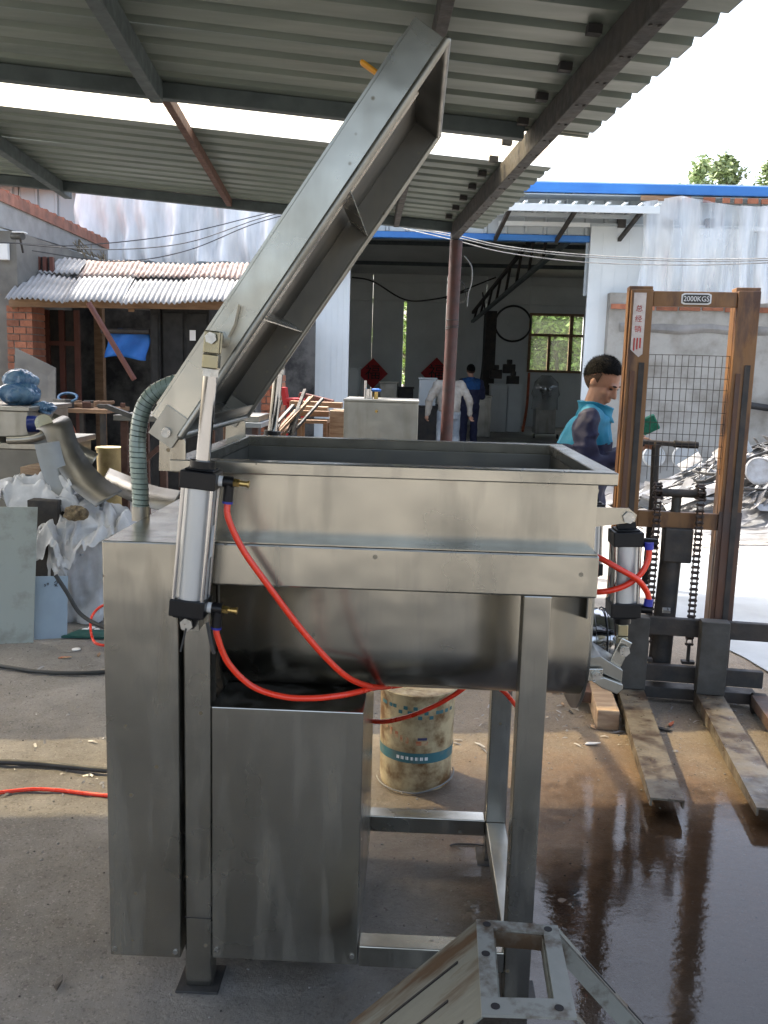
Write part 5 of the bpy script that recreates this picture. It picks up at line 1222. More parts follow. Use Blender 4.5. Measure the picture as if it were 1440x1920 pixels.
m = MB(); m.prism([(a.x, a.y, .012), (a.x+.30, a.y+.02, .012), (a.x+.33, a.y+.16, .012), (a.x+.05, a.y+.14, .012)], (0, 0, .012)); tag(m.build('green_plate', 'green_plate'), 'dark green plate lying on the ground beside the sheets', 'plate')
for k, (u_, v_, s) in enumerate(((160, 1186, .02), (172, 1183, .022), (182, 1186, .016), (143, 1221, .024))):
    q = G(u_, v_); m = MB(); m.lathe([(s, .006), (s, .010), (s*.5, .013)], (q.x, q.y, .012 if k < 3 else .004), n=10)
    tag(m.build('paper_scrap', 'white_paint'), ('white round scrap on the dark green plate' if k < 3 else 'white paper scrap alone on the ground left of the mixer'), 'scrap', 'white scraps on the green plate' if k < 3 else None)
m = MB(); m.tube(spline([G(215, 1210, .03), G(178, 1205, .05), G(170, 1165, .10), G(185, 1140, .16), G(215, 1128, .2)], 30), .008, n=8); tag(m.build('red_hose_loop', 'red_hose', smooth=60), 'loop of red hose behind the drive cover', 'hose')

# ================================================================== MIDDLE GROUND behind the mixer
ty = 7.4; a, bq = P(645, 752, ty), P(785, 752, ty)
sb_ = thing('steel_cabinet', 'plain stainless cabinet with a blue handled valve on top behind the mixer', 'cabinet', ((a.x+bq.x)/2, ty+.3, 0))
m = MB(); m.box(a.x, bq.x, ty, ty+.6, .05, a.z); m.build('body', 'steel_dull', sb_, bevel=.006)
m = MB(); m.box(a.x-.005, bq.x+.005, ty-.006, ty+.606, a.z+.0005, a.z+.018); m.build('top', 'steel_dull', sb_, bevel=.003)
m = MB(); q = P(706, 771, ty); m.cyl((q.x, ty, q.z), (q.x, ty-.02, q.z), .012, n=10); m.build('knob', 'brass', sb_)
q = Vector((P(690, 750, ty).x, ty+.2, a.z+.018))
m = MB(); m.cyl(q, q+Vector((0, 0, .08)), .03, n=12); m.cyl(q+Vector((-.035, 0, 0)), q+Vector((-.035, 0, .15)), .012, n=10); vv_ = m.build('pipe_stub', 'chrome', sb_, smooth=40)
q = q+Vector((.055, 0, 0)); m = MB(); m.cyl(q, q+Vector((0, 0, .06)), .018, n=10); m.build('valve', 'brass', sb_, smooth=40)
m = MB(); m.lathe([(.02, 0), (.042, .004), (.042, .02), (.02, .026)], q+Vector((0, 0, .06)), n=14); m.build('valve_handwheel', 'blue_sheet', sb_, smooth=30)
for k, (u_, v_) in enumerate(((785-42, 800), (770, 785), (757, 770))):
    q = P(u_, v_, ty-.001)
# stool, planks and red chair
def stool(name, label, u0, u1, vt, Y, mt, h2=None):
    a, bq = P(u0, vt, Y), P(u1, vt, Y); t_ = thing(name, label, 'stool', ((a.x+bq.x)/2, Y+.15, 0)); w = bq.x-a.x
    m = MB(); m.box(a.x, bq.x, Y, Y+.3, a.z-.03, a.z); m.build('seat', mt, t_, bevel=.004)
    for x in (a.x, bq.x-.035):
        for y in (Y+.01, Y+.255): m = MB(); m.box(x, x+.035, y, y+.035, 0, a.z-.0305); m.build('leg', mt, t_)
    for z in (a.z*.3, a.z*.72): m = MB(); m.box(a.x+.036, bq.x-.036, Y+.012, Y+.034, z, z+.03); m.build('stretcher', mt, t_)
    return t_
stool('wooden_stool', 'brown wooden stool standing among planks left of the steel cabinet', 557, 613, 787, 8.0, 'wood')
for k, (u0, v0, u1, v1, y) in enumerate(((545, 756, 642, 760, 8.6), (560, 766, 615, 768, 8.3), (555, 774, 618, 776, 8.2), (562, 740, 625, 755, 9.0))):
    m = MB(); m.bar(P(u0, v0, y), P(u1, v1, y), .16, .05); tag(m.build('plank', ['wood', 'wood_pale', 'wood', 'wood_red'][k], bevel=.004), ['long brown plank reaching towards the steel cabinet', 'pale plank, upper one above the wooden stool', 'brown plank resting just above the wooden stool', 'reddish plank at the back of the wood pile'][k], 'plank')
m = MB(); a, bq = P(618, 770, 8.4), P(642, 800, 8.4); m.box(a.x, bq.x+.02, 8.4, 8.8, 0, a.z); tag(m.build('wooden_crate', 'wood_pale', bevel=.004), 'pale wooden crate beside the steel cabinet', 'crate')
q = P(553, 750, 8.9); ch = thing('red_chair', 'red plastic chair behind the wood pile', 'chair', (q.x, 8.9, 0))
m = MB(); m.box(q.x-.08, q.x+.10, 8.8, 9.0, q.z-.02, q.z+.02); m.build('seat', 'red_paper', ch, bevel=.01)
m = MB(); m.prism([(q.x-.10, 8.8, q.z-.05), (q.x-.06, 8.8, q.z-.05), (q.x-.09, 8.8, q.z+.12), (q.x-.13, 8.8, q.z+.12)], (0, .2, 0)); m.build('backrest', 'red_paper', ch)
for x in (-.06, .08):
    m = MB(); m.box(q.x+x-.015, q.x+x+.015, 8.85, 8.9, 0, q.z-.021); m.build('leg', 'red_paper', ch)
m = MB(); a = P(502, 655, 13.4); bq = P(590, 655, 13.4); m.box(a.x, bq.x, 13.4, 13.5, 0, P(560, 585, 13.4).z); tag(m.build('burnt_wall', 'charred_and_shade'), 'soot blackened plaster wall left of the white sliding door', 'wall')
m = MB(); m.tube(spline([P(645, 830, 7.9), P(652, 800, 7.9), P(668, 776, 7.9), P(690, 770, 7.95)], 24), .014, n=8); tag(m.build('red_hose', 'red_hose', smooth=60), 'red hose arching against the side of the steel cabinet', 'hose')
# scrap sticks under the lid
for k in range(9):
    a = P(500+rnd.uniform(0, 50), 815+rnd.uniform(-5, 10), 7.7); m = MB(); m.bar(a, a+Vector((rnd.uniform(-.1, .3), rnd.uniform(.1, .4), rnd.uniform(.1, .42))), .03, .02)
    tag(m.build('scrap_bar', rnd.choice(['dark_iron', 'grey_iron', 'wood']), bevel=.002), 'dark scrap bar in the tangle beside the brick pillar behind the lid', 'bar', 'scrap bars beside the brick pillar')
# ================================================================== PEOPLE
def remesh(m, voxel, smooth_it=4):
    """union of overlapping closed pieces -> one continuous surface (verts, faces)"""
    me = bpy.data.meshes.new('tmp'); me.from_pydata([tuple(v) for v in m.v], [], m.f)
    bm = bmesh.new(); bm.from_mesh(me); bmesh.ops.recalc_face_normals(bm, faces=bm.faces); bm.to_mesh(me); bm.free()
    o = bpy.data.objects.new('tmp', me); COL.objects.link(o)
    md = o.modifiers.new('r', 'REMESH'); md.mode = 'VOXEL'; md.voxel_size = voxel
    if smooth_it: sm = o.modifiers.new('s', 'SMOOTH'); sm.iterations = smooth_it; sm.factor = .5
    dg = bpy.context.evaluated_depsgraph_get(); ev = bpy.data.meshes.new_from_object(o.evaluated_get(dg))
    v = [Vector(p.co) for p in ev.vertices]; f = [tuple(p.vertices) for p in ev.polygons]
    bpy.data.objects.remove(o); bpy.data.meshes.remove(me); bpy.data.meshes.remove(ev)
    return v, f
def cap(m, p0, p1, r0, r1, n=12):
    p0, p1 = Vector(p0), Vector(p1); d = (p1-p0).normalized(); a = d.orthogonal().normalized(); b_ = d.cross(a); R = []
    for (t, rr, off) in ((0, .3, -.95), (0, .72, -.7), (0, 1, 0), (.5, 1, 0), (1, 1, 0), (1, .72, .7), (1, .3, .95)):
        r = r0+(r1-r0)*t; c = p0+(p1-p0)*t+d*off*r
        R.append([c+(a*math.cos(2*PI*k/n)+b_*math.sin(2*PI*k/n))*r*rr for k in range(n)])
    m.loft(R)
def oval(c, rx, ry, n=20): return [Vector(c)+Vector((rx*math.cos(2*PI*k/n), ry*math.sin(2*PI*k/n), 0)) for k in range(n)]
def person(label, loc, ang, J, mats, voxel=.010, face=True):
    """local frame: +x forward, +y the person's left, +z up"""
    X = frame(loc, ang); R = thing('person', label, 'person', loc)
    B = MB(); H = J['head']; tilt = J.get('tilt', 0); HX = Matrix.Translation(H) @ Matrix.Rotation(J.get('turn', 0), 4, 'Z') @ Matrix.Rotation(tilt, 4, 'Y')
    rot3 = HX.to_3x3()
    def hp(x, y, z): return HX @ Vector((x, y, z))
    B.ell(hp(-.012, 0, .03), (.098, .078, .095), rot3, 20, 14)          # skull
    B.ell(hp(.028, 0, -.035), (.066, .062, .085), rot3, 18, 12)         # face and jaw
    B.ell(hp(.056, 0, -.098), (.030, .030, .022), rot3, 12, 8)          # chin
    B.ell(hp(.083, 0, .022), (.017, .050, .012), rot3, 12, 8)           # brow
    cap(B, hp(.090, 0, .008), hp(.109, 0, -.030), .009, .0135)          # nose
    for s in (-1, 1):
        B.ell(hp(.098, s*.011, -.034), (.010, .008, .008), rot3, 8, 6)
        B.ell(hp(.066, s*.040, -.022), (.024, .022, .020), rot3, 10, 8) # cheek
        B.ell(hp(-.006, s*.079, -.006), (.018, .008, .031), rot3, 10, 8) # ear
    B.ell(hp(.090, 0, -.060), (.010, .023, .0065), rot3, 10, 6); B.ell(hp(.088, 0, -.072), (.010, .020, .007), rot3, 10, 6)
    cap(B, J['neck'], H+Vector((-.015, 0, -.05)), .058, .054)
    ch, pv = J['chest'], J['pelvis']
    B.loft([oval(pv+Vector((0, 0, -.10)), .10, .15), oval(pv, .105, .155), oval(pv.lerp(ch, .5), .095, .135), oval(ch, .105, .150), oval(J['neck']+Vector((-.01, 0, -.07)), .075, .11), oval(J['neck'], .055, .06)])
    for s, k in ((-1, 'R'), (1, 'L')):
        sh, el, wr, hp_, kn, an = [J[a+k] for a in ('sh', 'el', 'wr', 'hip', 'kn', 'an')]
        cap(B, sh, el, .040, .036); cap(B, el, wr, .040, .027); cap(B, hp_, kn, .082, .056); cap(B, kn, an, .055, .040); cap(B, J['neck']+Vector((0, s*.04, -.04)), sh, .042, .038)
        d = (wr-el).normalized(); pal = wr+d*.045; side = J.get('palm'+k, Vector((0, 0, 1))); side = (side-d*side.dot(d)).normalized(); th = d.cross(side)
        cap(B, wr, pal, .026, .036)
        for i in range(4):                                             # fingers, unequal, bent at two joints
            base = pal+side*(.027-.018*i)+d*.018; L = (.040, .046, .043, .034)[i]; cur = J.get('curl', .6)
            d1 = (d*math.cos(cur*.6)+th*math.sin(cur*.6)).normalized(); d2 = (d*math.cos(cur*1.7)+th*math.sin(cur*1.7)).normalized()
            cap(B, base, base+d1*L, .0095, .009, 8); cap(B, base+d1*L, base+d1*L+d2*L*.8, .009, .0078, 8)
        tb = wr+d*.02+side*.026; cap(B, tb, tb+(d*.7+side*.6+th*.3).normalized()*.045, .012, .0105, 8); tb2 = tb+(d*.7+side*.6+th*.3).normalized()*.045; cap(B, tb2, tb2+(d+th*.5).normalized()*.03, .0105, .009, 8)
    v, f = remesh(B, voxel*.75, 3)
    m = MB(X); m.add(v, f); body = m.build('body', 'skin', R, smooth=180)
    # eyes and brows
    if face:
        for s in (-1, 1):
            m = MB(X); m.ell(hp(.083, s*.031, .004), (.008, .015, .004), rot3, 10, 6); m.build('eye', 'ink', body)
            m = MB(X); m.ell(hp(.094, s*.030, .026), (.008, .020, .004), rot3, 10, 6); m.build('eyebrow', 'hair', body)
    # hair : cap of the skull above a hairline
    m = MB(); n, mm = 80, 50; vs = []; ok = {}; low = {}
    for i in range(mm+1):
        ph = PI*i/mm
        for k in range(n):
            a = 2*PI*k/n; dx, dy, dz = math.sin(ph)*math.cos(a), math.sin(ph)*math.sin(a), math.cos(ph)
            ln = 1+.02*noise.noise(Vector((dx*6, dy*6, dz*6)))
            vs.append(hp(-.012+.107*dx*ln, .0865*dy*ln, .031+.106*dz*ln)); cA = math.cos(a); line = .06+.44*cA**.7 if cA > 0 else .06-.68*(-cA)**.8
            low[i*n+k] = (line-.42-.10*max(0, -cA) < dz < line+.08) and cA < .30
            ok[i*n+k] = dz > line+.02*noise.noise(Vector((a*9, 1, 2)))
    fs = [(i*n+k, i*n+(k+1) % n, (i+1)*n+(k+1) % n, (i+1)*n+k) for i in range(mm) for k in range(n)]
    top = [f_ for f_ in fs if all(ok[j] for j in f_)]
    if face:
        import random as _r
        rr = _r.Random(3); cen = hp(-.012, 0, .031)
        for q in range(2600):
            f_ = top[rr.randrange(len(top))]; p = sum((vs[j] for j in f_), Vector())/4+Vector((rr.uniform(-1, 1), rr.uniform(-1, 1), rr.uniform(-1, 1)))*.003; nn = (p-cen).normalized(); tdir = (nn*.8+Vector((rr.uniform(-.5, .5), rr.uniform(-.5, .5), rr.uniform(-.2, .5)))).normalized(); sd_ = nn.orthogonal().normalized()*.0011; b0 = len(vs); L_ = rr.uniform(.006, .012)
            vs += [p-sd_, p+sd_, p+tdir*L_]; top.append((b0, b0+1, b0+2))
    m = MB(X); m.add(vs, top); hr = m.build('hair', mats.get('hair', 'hair'), R, smooth=180)
    fd = [(i*n+k, i*n+(k+1) % n, (i+1)*n+(k+1) % n, (i+1)*n+k) for i in range(mm) for k in range(n) if low[i*n+k]]
    sc_ = .972; cen_ = hp(-.012, 0, .031); m = MB(X); m.add([cen_+(vs[j]-cen_)*sc_ for j in range(n*(mm+1))], fd); m.build('hair_fade', 'hair_fade', R, smooth=180)
    # jacket
    C = MB()
    C.loft([oval(pv+Vector((0, 0, J.get('hem', -.10))), .150, .195, 24), oval(pv+Vector((0, 0, .06)), .150, .190, 24), oval(pv.lerp(ch, .5), .148, .190, 24), oval(ch, .145, .195, 24), oval(ch.lerp(J['neck'], .6), .112, .175, 24), oval(J['neck']+Vector((0, 0, -.035)), .085, .11, 24), oval(J['neck']+Vector((.0, 0, -.02)), .07, .075, 24)])
    for s, k in ((-1, 'R'), (1, 'L')):
        sh, el, wr = J['sh'+k], J['el'+k], J['wr'+k]
        cap(C, sh, el, .072, .062, 16); cap(C, el, wr+(el-wr)*.10, .062, .048, 16); cap(C, J['neck']+Vector((-.01, s*.06, -.05)), sh, .070, .070, 16)
        for q in range(3): t_ = .25+.25*q; C.ell(sh.lerp(el, t_)+Vector((.012*(-1)**q, s*.006, 0)), (.074, .070, .02))
        C.ell(el, (.066, .066, .066))
    v, f = remesh(C, voxel, 4)
    v = [p+Vector((0, 0, 0))+(Vector((noise.noise(p*7), noise.noise(p*7+Vector((9, 0, 0))), noise.noise(p*7+Vector((0, 9, 0)))))*.018)+(Vector((noise.noise(p*17), noise.noise(p*17+Vector((9, 0, 0))), noise.noise(p*15)))*.012) for p in v]
    def is_yoke(f_):
        c = sum((v[i] for i in f_), Vector())/len(f_); zl = J['yoke']
        if c.z < zl+.04*(c.x) : return False
        for k in 'RL':                                                  # sleeves stay navy outside the shoulder seam
            s = -1 if k == 'R' else 1
            if s*c.y > .175 and c.z < J['sh'+k].z+.075: return False
        return True
    yk = [f_ for f_ in f if is_yoke(f_)] if 'yoke' in J else []
    ys = set(yk); rest = [f_ for f_ in f if f_ not in ys]
    def sub(fl, name, mt, par):
        idx = sorted({i for f_ in fl for i in f_}); mp = {o: i for i, o in enumerate(idx)}; m = MB(X); m.add([v[i] for i in idx], [tuple(mp[i] for i in f_) for f_ in fl]); return m.build(name, mt, par, smooth=180, rec=False)
    jk = sub(rest, 'jacket', mats['top'], R)
    if yk:
        sub(yk, 'yoke', mats['yoke'], jk)
    m = MB(X); nk = J['neck']; n = 22; vs = []
    for (zz, rr, fx) in ((-.045, .098, 0), (-.01, .083, 0), (.026, .077, .012), (.030, .080, .014)):
        for k in range(n):
            a = 2*PI*k/n; vs.append(nk+Vector((.01+rr*1.03*math.cos(a)+fx*math.cos(a), rr*math.sin(a), zz-.035*max(0, math.cos(a)))))
    m.add(vs, [(i*n+k, i*n+(k+1) % n, (i+1)*n+(k+1) % n, (i+1)*n+k) for i in range(3) for k in range(n)]); m.build('collar', mats.get('yoke', mats['top']), jk, smooth=180, solid=.006)
    # trousers
    C = MB(); C.loft([oval(pv+Vector((0, 0, -.14)), .128, .172, 24), oval(pv+Vector((0, 0, -.02)), .128, .172, 24), oval(pv+Vector((0, 0, .07)), .118, .160, 24)])
    for k in 'RL':
        cap(C, J['hip'+k], J['kn'+k], .100, .078, 16); cap(C, J['kn'+k], J['an'+k]+Vector((0, 0, .02)), .080, .064, 16)
    v, f = remesh(C, voxel, 4); v = [p+Vector((noise.noise(p*8), noise.noise(p*8+Vector((5, 0, 0))), 0))*.014 for p in v]
    m = MB(X); m.add(v, f); m.build('trousers', mats['legs'], R, smooth=180)
    for k in 'RL':
        an = J['an'+k]; S = MB(); S.ell((an.x+.02, an.y, .05), (.065, .045, .05)); S.ell((an.x+.10, an.y, .035), (.085, .046, .035)); S.box(an.x-.04, an.x+.17, an.y-.04, an.y+.04, .004, .02)
        v, f = remesh(S, .012, 3); m = MB(X); m.add(v, f); m.build('shoe', 'black_rubber', R, smooth=180)
    return R, X
V = Vector
q = P(1098, 800, 4.92)
J = dict(head=V((.070, 0, 1.560)), tilt=math.radians(30), turn=-.50, neck=V((.035, 0, 1.425)), chest=V((.0, 0, 1.24)), pelvis=V((-.02, 0, .93)), yoke=1.235, hem=-.16,
         shR=V((.005, -.185, 1.355)), elR=V((.02, -.235, 1.09)), wrR=V((.235, -.12, 1.215)), shL=V((.02, .185, 1.355)), elL=V((.06, .22, 1.09)), wrL=V((.26, .05, 1.21)),
         hipR=V((-.02, -.09, .90)), knR=V((.02, -.10, .48)), anR=V((-.02, -.10, .09)), hipL=V((-.02, .09, .90)), knL=V((.03, .10, .48)), anL=V((-.01, .10, .09)), curl=.9, palmR=V((0, -.3, 1)), palmL=V((0, .3, 1)))
person('worker in cyan and navy jacket looking down behind the stacker mast', (q.x, 4.92, 0), -math.radians(12), J, dict(top='jacket_navy', yoke='jacket_cyan', legs='jacket_navy'), .009)
# green pad in his hands
a, c_ = P(1176, 815, 4.86), P(1232, 789, 4.83)
m = MB(); m.bar(a, c_, .035, .085, up=(0, -.2, 1)); tag(m.build('scouring_pad', 'green_pad', bevel=.008), 'thick green scouring pad held out by the worker in cyan', 'pad')
# man in a pale shirt walking into the hall
q = P(842, 760, 15.2)
J = dict(head=V((.16, 0, 1.50)), tilt=math.radians(40), turn=0, neck=V((.08, 0, 1.40)), chest=V((.0, 0, 1.22)), pelvis=V((-.02, 0, .93)), hem=-.02,
         shR=V((.04, -.20, 1.36)), elR=V((.0, -.33, 1.10)), wrR=V((.06, -.36, .86)), shL=V((.04, .20, 1.36)), elL=V((-.0, .32, 1.10)), wrL=V((.08, .36, .84)),
         hipR=V((-.02, -.10, .90)), knR=V((.10, -.12, .50)), anR=V((.02, -.12, .09)), hipL=V((-.02, .10, .90)), knL=V((.0, .12, .48)), anL=V((-.20, .12, .10)), curl=.9)
person('man in pale shirt and faded jeans walking into the dark doorway', (q.x, 15.2, 0), PI/2, J, dict(top='cloth_white', yoke='cloth_white', legs='cloth_jeans'), .014, False)
# wooden crate he carries
q = P(811, 803, 15.15); cr = thing('wooden_box', 'small brown wooden box beside the man in the pale shirt', 'box', (q.x, 15.15, 0))
for k in range(4):
    m = MB(); m.box(q.x-.15, q.x+.15, 15.05+.2*(k % 2), 15.06+.2*(k % 2), .02+.2*(k//2), .20+.2*(k//2)); m.build('board', 'wood', cr)
for x in (-.15, .13):
    m = MB(); m.box(q.x+x, q.x+x+.02, 15.061, 15.249, .0, .42); m.build('side', 'wood_red', cr)
q = P(881, 760, 18.0)
J2 = dict(head=V((.04, 0, 1.59)), tilt=.2, turn=0, neck=V((.0, 0, 1.44)), chest=V((.0, 0, 1.24)), pelvis=V((-.0, 0, .93)), hem=-.10, yoke=1.24,
          shR=V((.0, -.20, 1.37)), elR=V((.05, -.26, 1.10)), wrR=V((.25, -.16, 1.08)), shL=V((.0, .20, 1.37)), elL=V((.05, .26, 1.10)), wrL=V((.25, .16, 1.08)),
          hipR=V((.0, -.10, .90)), knR=V((.03, -.10, .48)), anR=V((.0, -.11, .09)), hipL=V((.0, .10, .90)), knL=V((.02, .11, .48)), anL=V((-.02, .12, .09)), curl=.8)
person('worker in blue and navy jacket standing deep inside the hall', (q.x, 18.0, 0), PI/2+.2, J2, dict(top='jacket_navy', yoke='cloth_blue', legs='jacket_navy'), .014, False)

# ================================================================== INSIDE THE HALL
def fu(u_, v_, half, lab):
    c = P(u_, v_, HB-.06); s = half*HB/1700
    t_ = thing('red_poster', lab, 'poster', c)
    m = MB(); m.prism([c+V((0, 0, -s)), c+V((s, 0, 0)), c+V((0, 0, s)), c+V((-s, 0, 0))], (0, -.01, 0)); m.build('paper', 'red_paper', t_)
    text_mesh('福', s*1.05, Matrix.Translation(c+V((0, -.014, 0))) @ FACE, 'ink', 'lettering', t_)
fu(699, 700, 28, 'red diamond poster with black character left of the bright door slit')
fu(818, 700, 29, 'red diamond poster with black character behind the canopy post')
m = MB(); q = P(962, 607, HB-.15); m.tube([q+V((.52*math.cos(t), .02*math.sin(3*t), .50*math.sin(t))) for t in np.linspace(0, 2*PI, 40, endpoint=False)], .03, n=6, closed=True); tag(m.build('cable_coil', 'black_rubber', smooth=60), 'big loop of black cable hung on the back wall by the window', 'cable')
for k, (pts) in enumerate((((660, 520), (700, 528), (760, 562), (820, 560), (880, 545)), ((905, 548), (910, 600), (905, 680), (900, 720)), ((835, 560), (880, 540), (930, 520)))):
    m = MB(); m.tube(spline([P(u_, v_, 25.5) for (u_, v_) in pts], 24), .022, n=6); tag(m.build('hanging_wire', 'black_rubber', smooth=60), ['black wire sagging across the back of the hall', 'black wire hanging down the dark hall column', 'short black wire strung beneath the truss'][k], 'wire')
def ibox(name, lab, cat, u0, u1, vt, Y, dep, mt, zb=0, doors=0):
    a, bq = P(u0, vt, Y), P(u1, vt, Y); t_ = thing(name, lab, cat, ((a.x+bq.x)/2, Y+dep/2, zb))
    m = MB(); m.box(a.x, bq.x, Y, Y+dep, zb+.02, a.z); m.build('body', mt, t_, bevel=.012)
    m = MB(); m.box(a.x-.02, bq.x+.02, Y-.02, Y+dep+.02, a.z+.001, a.z+.03); m.build('top', mt, t_)
    for k in range(doors):
        w = (bq.x-a.x)/doors; m = MB(); m.box(a.x+k*w+.03, a.x+(k+1)*w-.03, Y-.02, Y-.001, zb+.1, a.z-.08); m.build('door', mt, t_)
    for x in (a.x+.03, bq.x-.08):
        m = MB(); m.box(x, x+.05, Y+.02, Y+.07, zb, zb+.0195); m.build('foot', 'dark_iron', t_)
    return t_
ibox('white_cabinet', 'white cabinet right of the steel cabinet inside the hall', 'cabinet', 786, 818, 711, 17.0, .6, 'white_panel', .9)
ibox('steel_bench', 'low dark steel bench carrying the white cabinet', 'bench', 780, 822, 763, 16.9, .8, 'dark_iron')
ibox('grey_machine', 'grey machine with lid beside the left red poster', 'machine', 655, 673, 690, 22, .8, 'panel_grey', 0, 1)
ibox('steel_box', 'steel box between the two red posters', 'box', 712, 745, 718, 20, .7, 'steel_dull', 0, 1)
ibox('dark_box', 'low dark box right of the steel box at the back', 'box', 746, 775, 728, 20.5, .7, 'dark_iron', 0, 1)
ibox('panel_cabinet', 'tall grey cabinet left of the wrapped machine', 'cabinet', 921, 952, 722, 24, .6, 'panel_grey', 0, 2)
ibox('panel_cabinet', 'grey cabinet with shelf of tools directly under the hall window', 'cabinet', 953, 980, 722, 24.2, .6, 'panel_grey', 0, 1)
ibox('steel_bench', 'pale steel bench with legs behind the blue worker', 'bench', 893, 922, 744, 22, .8, 'steel_dull')
for k, (u_, v_) in enumerate(((930, 700), (955, 690), (962, 712))):
    q = P(u_, v_, 24.3); m = MB(); m.box(q.x-.16, q.x+.16, 24.25, 24.5, q.z-.14, q.z+.10); m.cyl(q+V((0, 0, .1)), q+V((0, 0, .22)), .08, n=10); tag(m.build('tool_case', 'dark_iron', bevel=.02), ['dark tool case on the tall grey cabinet', 'dark tool case highest under the hall window', 'dark tool case just above the shelf cabinet'][k], 'tool case')
# wrapped standing machine
q = P(1020, 800, 22.5); wmx = thing('wrapped_machine', 'tall steel machine wrapped in clear plastic below the hall window', 'machine', (q.x, 22.5, 0))
zt = P(1020, 705, 22.5).z
m = MB(); m.box(q.x-.25, q.x+.25, 22.3, 22.8, .12, .75); m.build('base', 'steel_dull', wmx, bevel=.02)
m = MB(); m.cyl((q.x, 22.55, .75), (q.x, 22.55, zt-.25), .09, n=14); m.build('column', 'steel_dark', wmx, smooth=40)
m = MB(); m.lathe([(.10, 0), (.22, .12), (.22, .22), (.12, .34), (.07, .42)], (q.x, 22.55, zt-.45), n=20); m.build('head', 'chrome', wmx, smooth=40)
m = MB(); m.lathe([(.32, .70), (.30, 1.0), (.36, zt-.45), (.30, zt-.15), (.10, zt+.02)], (q.x, 22.55, 0), n=24)
for i in range(len(m.v)): m.v[i] += V((noise.noise(m.v[i]*5)*.05, noise.noise(m.v[i]*5+V((3, 0, 0)))*.05, 0))
m.build('plastic_wrap', 'clear_bag', wmx, smooth=80)
for x in (-.28, .28):
    m = MB(); m.cyl((q.x+x, 22.3, .06), (q.x+x+.04, 22.3, .06), .06, n=12); m.build('castor', 'dark_iron', wmx)
m = MB(); m.tube(spline([P(992, 700, 24), P(988, 760, 23), P(980, 808, 22)], 16), .035, n=6); tag(m.build('orange_pipe', 'orange_pipe', smooth=60), 'orange pipe leaning left of the wrapped machine', 'pipe')
q = P(985, 826, 16.5); m = MB(); lumpy(m, V((q.x, 16.5, .10)), (.14, .12, .10), 3, .4); tag(m.build('blue_bag', 'blue_sheet', smooth=80), 'crumpled blue plastic bag on the hall floor', 'bag')
q = P(972, 807, 20); m = MB(); m.box(q.x-.22, q.x+.22, 20, 20.3, .014, .05); tag(m.build('white_tray', 'white_paint', bevel=.01), 'flat white tray on the hall floor', 'tray')

# ================================================================== SCRAP HEAP and sheets at the right
def heap_h(x, y): return .85*math.exp(-((x-4.4)/1.35)**2-((y-10.6)/1.0)**2)
m = MB(); 
m.grid(lambda u_, v_: V((2.4+5*u_, 8.9+3.4*v_, heap_h(2.4+5*u_, 8.9+3.4*v_)*.8-.02+.05*noise.noise(V((u_*14, v_*10, 0))))), 50, 34)
o = m.build('scrap_mound', 'scrap', smooth=20); tag(o, 'low mound of fine metal swarf under the loose scrap strips', 'scrap'); o['kind'] = 'stuff'
for k in range(230):
    x = rnd.gauss(4.2, 1.0); y = rnd.gauss(10.3, .65); z = heap_h(x, y)+.03+rnd.random()*.06
    if x < 2.5: continue
    L = rnd.uniform(.25, 1.25); a = rnd.gauss(.25, .5)+(PI if rnd.random() < .5 else 0); w = rnd.choice((.03, .04, .06, .10)); bend = rnd.uniform(-.12, .16)
    pts = [V((x+math.cos(a)*L*(t-.5), y+math.sin(a)*L*(t-.5)*.8, max(.02, heap_h(x+math.cos(a)*L*(t-.5), y+math.sin(a)*L*(t-.5)*.8)+.05+rnd.random()*.02+bend*(t-.5)**2*3+.04*math.sin(k)))) for t in (0, .25, .5, .75, 1)]
    wv = V((-math.sin(a), math.cos(a), rnd.uniform(-.8, .8))).normalized()*w/2; m = MB(); vs = []
    for p in pts: vs += [p-wv, p+wv]
    m.add(vs, [(2*i, 2*i+2, 2*i+3, 2*i+1) for i in range(4)])
    tag(m.build('scrap_strip', 'scrap', solid=.004, rec=False), 'bent pale metal strip in the scrap heap before the right wall', 'scrap', 'metal strips in the scrap heap')
def disc(u_, v_, Y, r, lab, mt, tiltx):
    q = P(u_, v_, Y); X = Matrix.Translation(q) @ Matrix.Rotation(tiltx, 4, 'X'); m = MB(X); m.lathe([(r, 0), (r, .012), (r*.9, .02), (r*.86, .012)], (0, 0, 0), n=28); tag(m.build('steel_disc', mt, smooth=30), lab, 'disc')
disc(1226, 856, 9.7, .12, 'pale ring shaped disc propped left in the scrap heap', 'sheet_pale', 1.35)
disc(1286, 858, 10.7, .16, 'pale round steel blank standing at the back of the heap', 'sheet_pale', 1.4)
disc(1424, 884, 9.9, .16, 'pale curved steel blank at the right end of the heap', 'scrap', 1.2)
for k, (pp_, lab, mt) in enumerate((
    ([(1335, 850), (1372, 822), (1378, 838), (1345, 866)], 'pale twisted sheet piece on the crest of the heap', 'scrap'),
    ([(1270, 872), (1310, 848), (1318, 862), (1280, 884)], 'long pale sheet strip slanting across the heap', 'scrap'),
    ([(1240, 940), (1345, 905), (1350, 920), (1250, 958)], 'flat grey sheet strip low on the front of the heap', 'scrap'),
    ([(1390, 800), (1412, 845), (1405, 850), (1384, 812)], 'thin sheet triangle leaning at the right of the heap', 'sheet_pale'),
    ([(1205, 930), (1260, 955), (1252, 972), (1196, 948)], 'dark grey sheet strip at the left foot of the heap', 'steel_dark'))):
    Y = 10.1; m = MB(); m.prism([P(u_, v_, Y-.15*i) for i, (u_, v_) in enumerate(pp_)], (0, .01, .004)); tag(m.build('sheet_piece', mt), lab, 'sheet metal')
